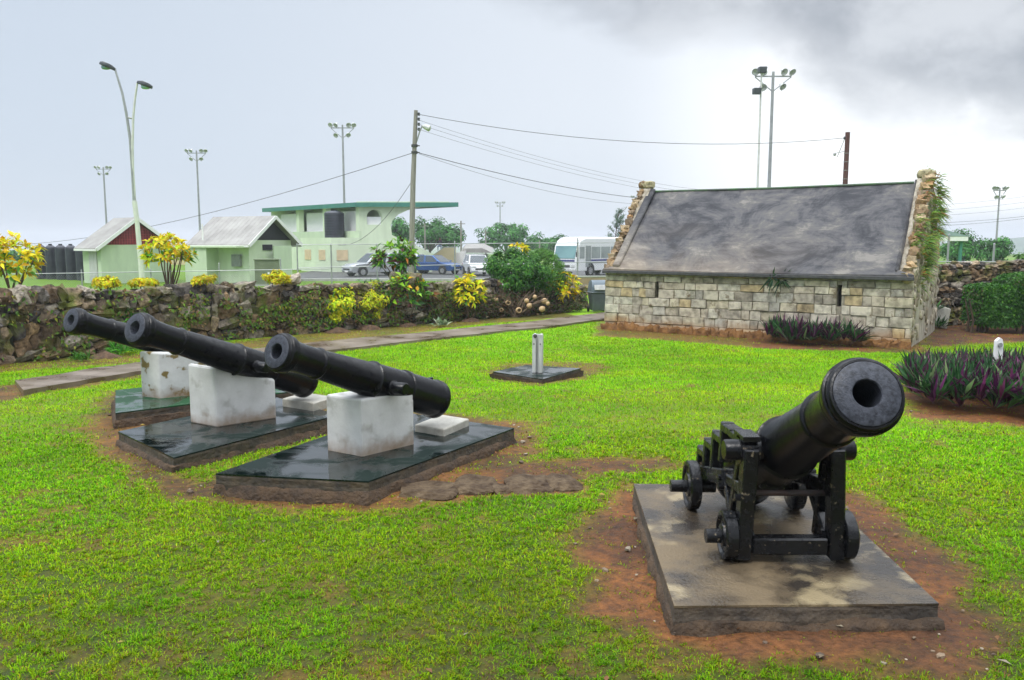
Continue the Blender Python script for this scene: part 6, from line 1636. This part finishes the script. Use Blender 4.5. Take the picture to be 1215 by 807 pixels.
# ================================================================== SKY, SUN, CAMERA
SUN_EL, SUN_AZ = 58, -140           # elevation; azimuth measured from +Y towards +X
def world():
    w = bpy.data.worlds.new('World'); S.world = w; w.use_nodes = True
    nt, N, L = w.node_tree, w.node_tree.nodes, w.node_tree.links
    for n in list(N): N.remove(n)
    out = N.new('ShaderNodeOutputWorld'); bg = N.new('ShaderNodeBackground'); L.new(bg.outputs[0], out.inputs[0]); bg.inputs[1].default_value = .1
    sky = N.new('ShaderNodeTexSky'); sky.sky_type = 'NISHITA'; sky.sun_disc = False
    sky.sun_elevation = math.radians(SUN_EL); sky.sun_rotation = math.radians(SUN_AZ)
    tc = N.new('ShaderNodeTexCoord'); sep = N.new('ShaderNodeSeparateXYZ'); L.new(tc.outputs['Generated'], sep.inputs[0])
    def math_(op, a, b=None, c=None):
        m = N.new('ShaderNodeMath'); m.operation = op
        for i, v in enumerate((a, b, c)):
            if v is None: continue
            if isinstance(v, (int, float)): m.inputs[i].default_value = v
            else: L.new(v, m.inputs[i])
        return m.outputs[0]
    def rng_(v, a, b, c=0, d=1, sm=True):
        m = N.new('ShaderNodeMapRange'); m.interpolation_type = 'SMOOTHSTEP' if sm else 'LINEAR'; L.new(v, m.inputs[0])
        for i, q in enumerate((a, b, c, d)): m.inputs[i + 1].default_value = q
        return m.outputs[0]
    def mix_(f, a, b):
        m = N.new('ShaderNodeMix'); m.data_type = 'RGBA'
        if isinstance(f, float): m.inputs[0].default_value = f
        else: L.new(f, m.inputs[0])
        for i, v in ((6, a), (7, b)):
            if isinstance(v, tuple): m.inputs[i].default_value = (*v, 1)
            else: L.new(v, m.inputs[i])
        return m.outputs[2]
    x, y, z = sep.outputs
    mp = N.new('ShaderNodeMapping'); mp.inputs['Scale'].default_value = (1, 1, 1.7); L.new(tc.outputs['Generated'], mp.inputs[0])
    def noise(sc, det=7, ro=.55, dist=0.0):
        n = N.new('ShaderNodeTexNoise'); n.inputs['Scale'].default_value = sc; n.inputs['Detail'].default_value = det; n.inputs['Roughness'].default_value = ro; n.inputs['Distortion'].default_value = dist
        L.new(mp.outputs[0], n.inputs[0]); return n.outputs[0]
    n1, n2, n3 = noise(3.2, 8, .55, .2), noise(7.5, 8, .55, .15), noise(1.1, 4)
    # pale overcast: bluer towards the left, whiter to the right
    lr = rng_(x, -.55, .28)
    base = mix_(lr, (5.5, 6.2, 7.1), (7.3, 7.7, 8.25))
    low = rng_(z, .0, .16)
    base = mix_(math_('MULTIPLY', math_('SUBTRACT', 1.0, low), .55), base, (5.2, 5.9, 6.9))
    # bright white break on the right
    br = math_('MULTIPLY', rng_(x, .1, .36), math_('MULTIPLY', rng_(z, .01, .05), rng_(n1, .22, .48)))
    base = mix_(math_('MULTIPLY', br, .85), base, (11.5, 11.6, 11.7))
    # grey cloud bank sloping down to the right
    s = math_('ADD', z, math_('MULTIPLY_ADD', x, .36, -.28))
    s = math_('ADD', s, math_('MULTIPLY', math_('SUBTRACT', n1, .5), .16))
    s = math_('ADD', s, math_('MULTIPLY', math_('SUBTRACT', n2, .5), .09))
    cl = rng_(s, -.015, .055)
    cloudc = mix_(rng_(n2, .36, .66), (3.1, 3.35, 3.75), (5.8, 6.05, 6.4))
    base = mix_(math_('MULTIPLY', cl, .9), base, cloudc)
    # overcast sky is brightest overhead
    zen = rng_(z, .34, .9, 1, ZEN)
    m = N.new('ShaderNodeVectorMath'); m.operation = 'SCALE'; L.new(base, m.inputs[0]); L.new(zen, m.inputs['Scale'])
    fin = mix_(.9, sky.outputs[0], m.outputs[0])
    L.new(fin, bg.inputs[0])
ZEN = 6.0
HAZE = .0006
world()
sd = bpy.data.lights.new('sun', 'SUN'); sd.energy = 1.5; sd.angle = math.radians(16); sd.color = (1, .96, .9)
so = bpy.data.objects.new('sun', sd); COL.objects.link(so)
az, el = math.radians(SUN_AZ), math.radians(SUN_EL)
dv = Vector((math.sin(az) * math.cos(el), math.cos(az) * math.cos(el), math.sin(el)))
so.rotation_euler = dv.to_track_quat('Z', 'Y').to_euler(); so.location = dv * 50

hm = bpy.data.materials.new('damp_air'); nt, N, L = nodes(hm); out = N.new('ShaderNodeOutputMaterial'); pv = N.new('ShaderNodeVolumePrincipled')
pv.inputs['Color'].default_value = (.9, .94, 1, 1); pv.inputs['Density'].default_value = HAZE; L.new(pv.outputs[0], out.inputs['Volume'])
ho = MB().box((0, 1490, -.5), (3100, 3100, 54)).build('haze', hm); ho['kind'] = 'stuff'; ho['label'] = 'thin damp haze filling the distance'
cd = bpy.data.cameras.new('camera'); cd.sensor_width = 36; cd.lens = F / 1215 * 36; cd.clip_start = .05; cd.clip_end = 6000
cam = bpy.data.objects.new('camera', cd); COL.objects.link(cam); cam.location = (0, 0, CAMZ); cam.rotation_euler = (PI / 2 - PITCH, 0, 0)
S.camera = cam
S.view_settings.view_transform = 'Standard'; S.view_settings.look = 'None'; S.view_settings.gamma = 1; S.view_settings.exposure = 0.27; S.view_settings.use_curve_mapping = False
S.cycles.max_bounces = 6; S.cycles.diffuse_bounces = 3; S.cycles.glossy_bounces = 3; S.cycles.transmission_bounces = 4; S.cycles.transparent_max_bounces = 4
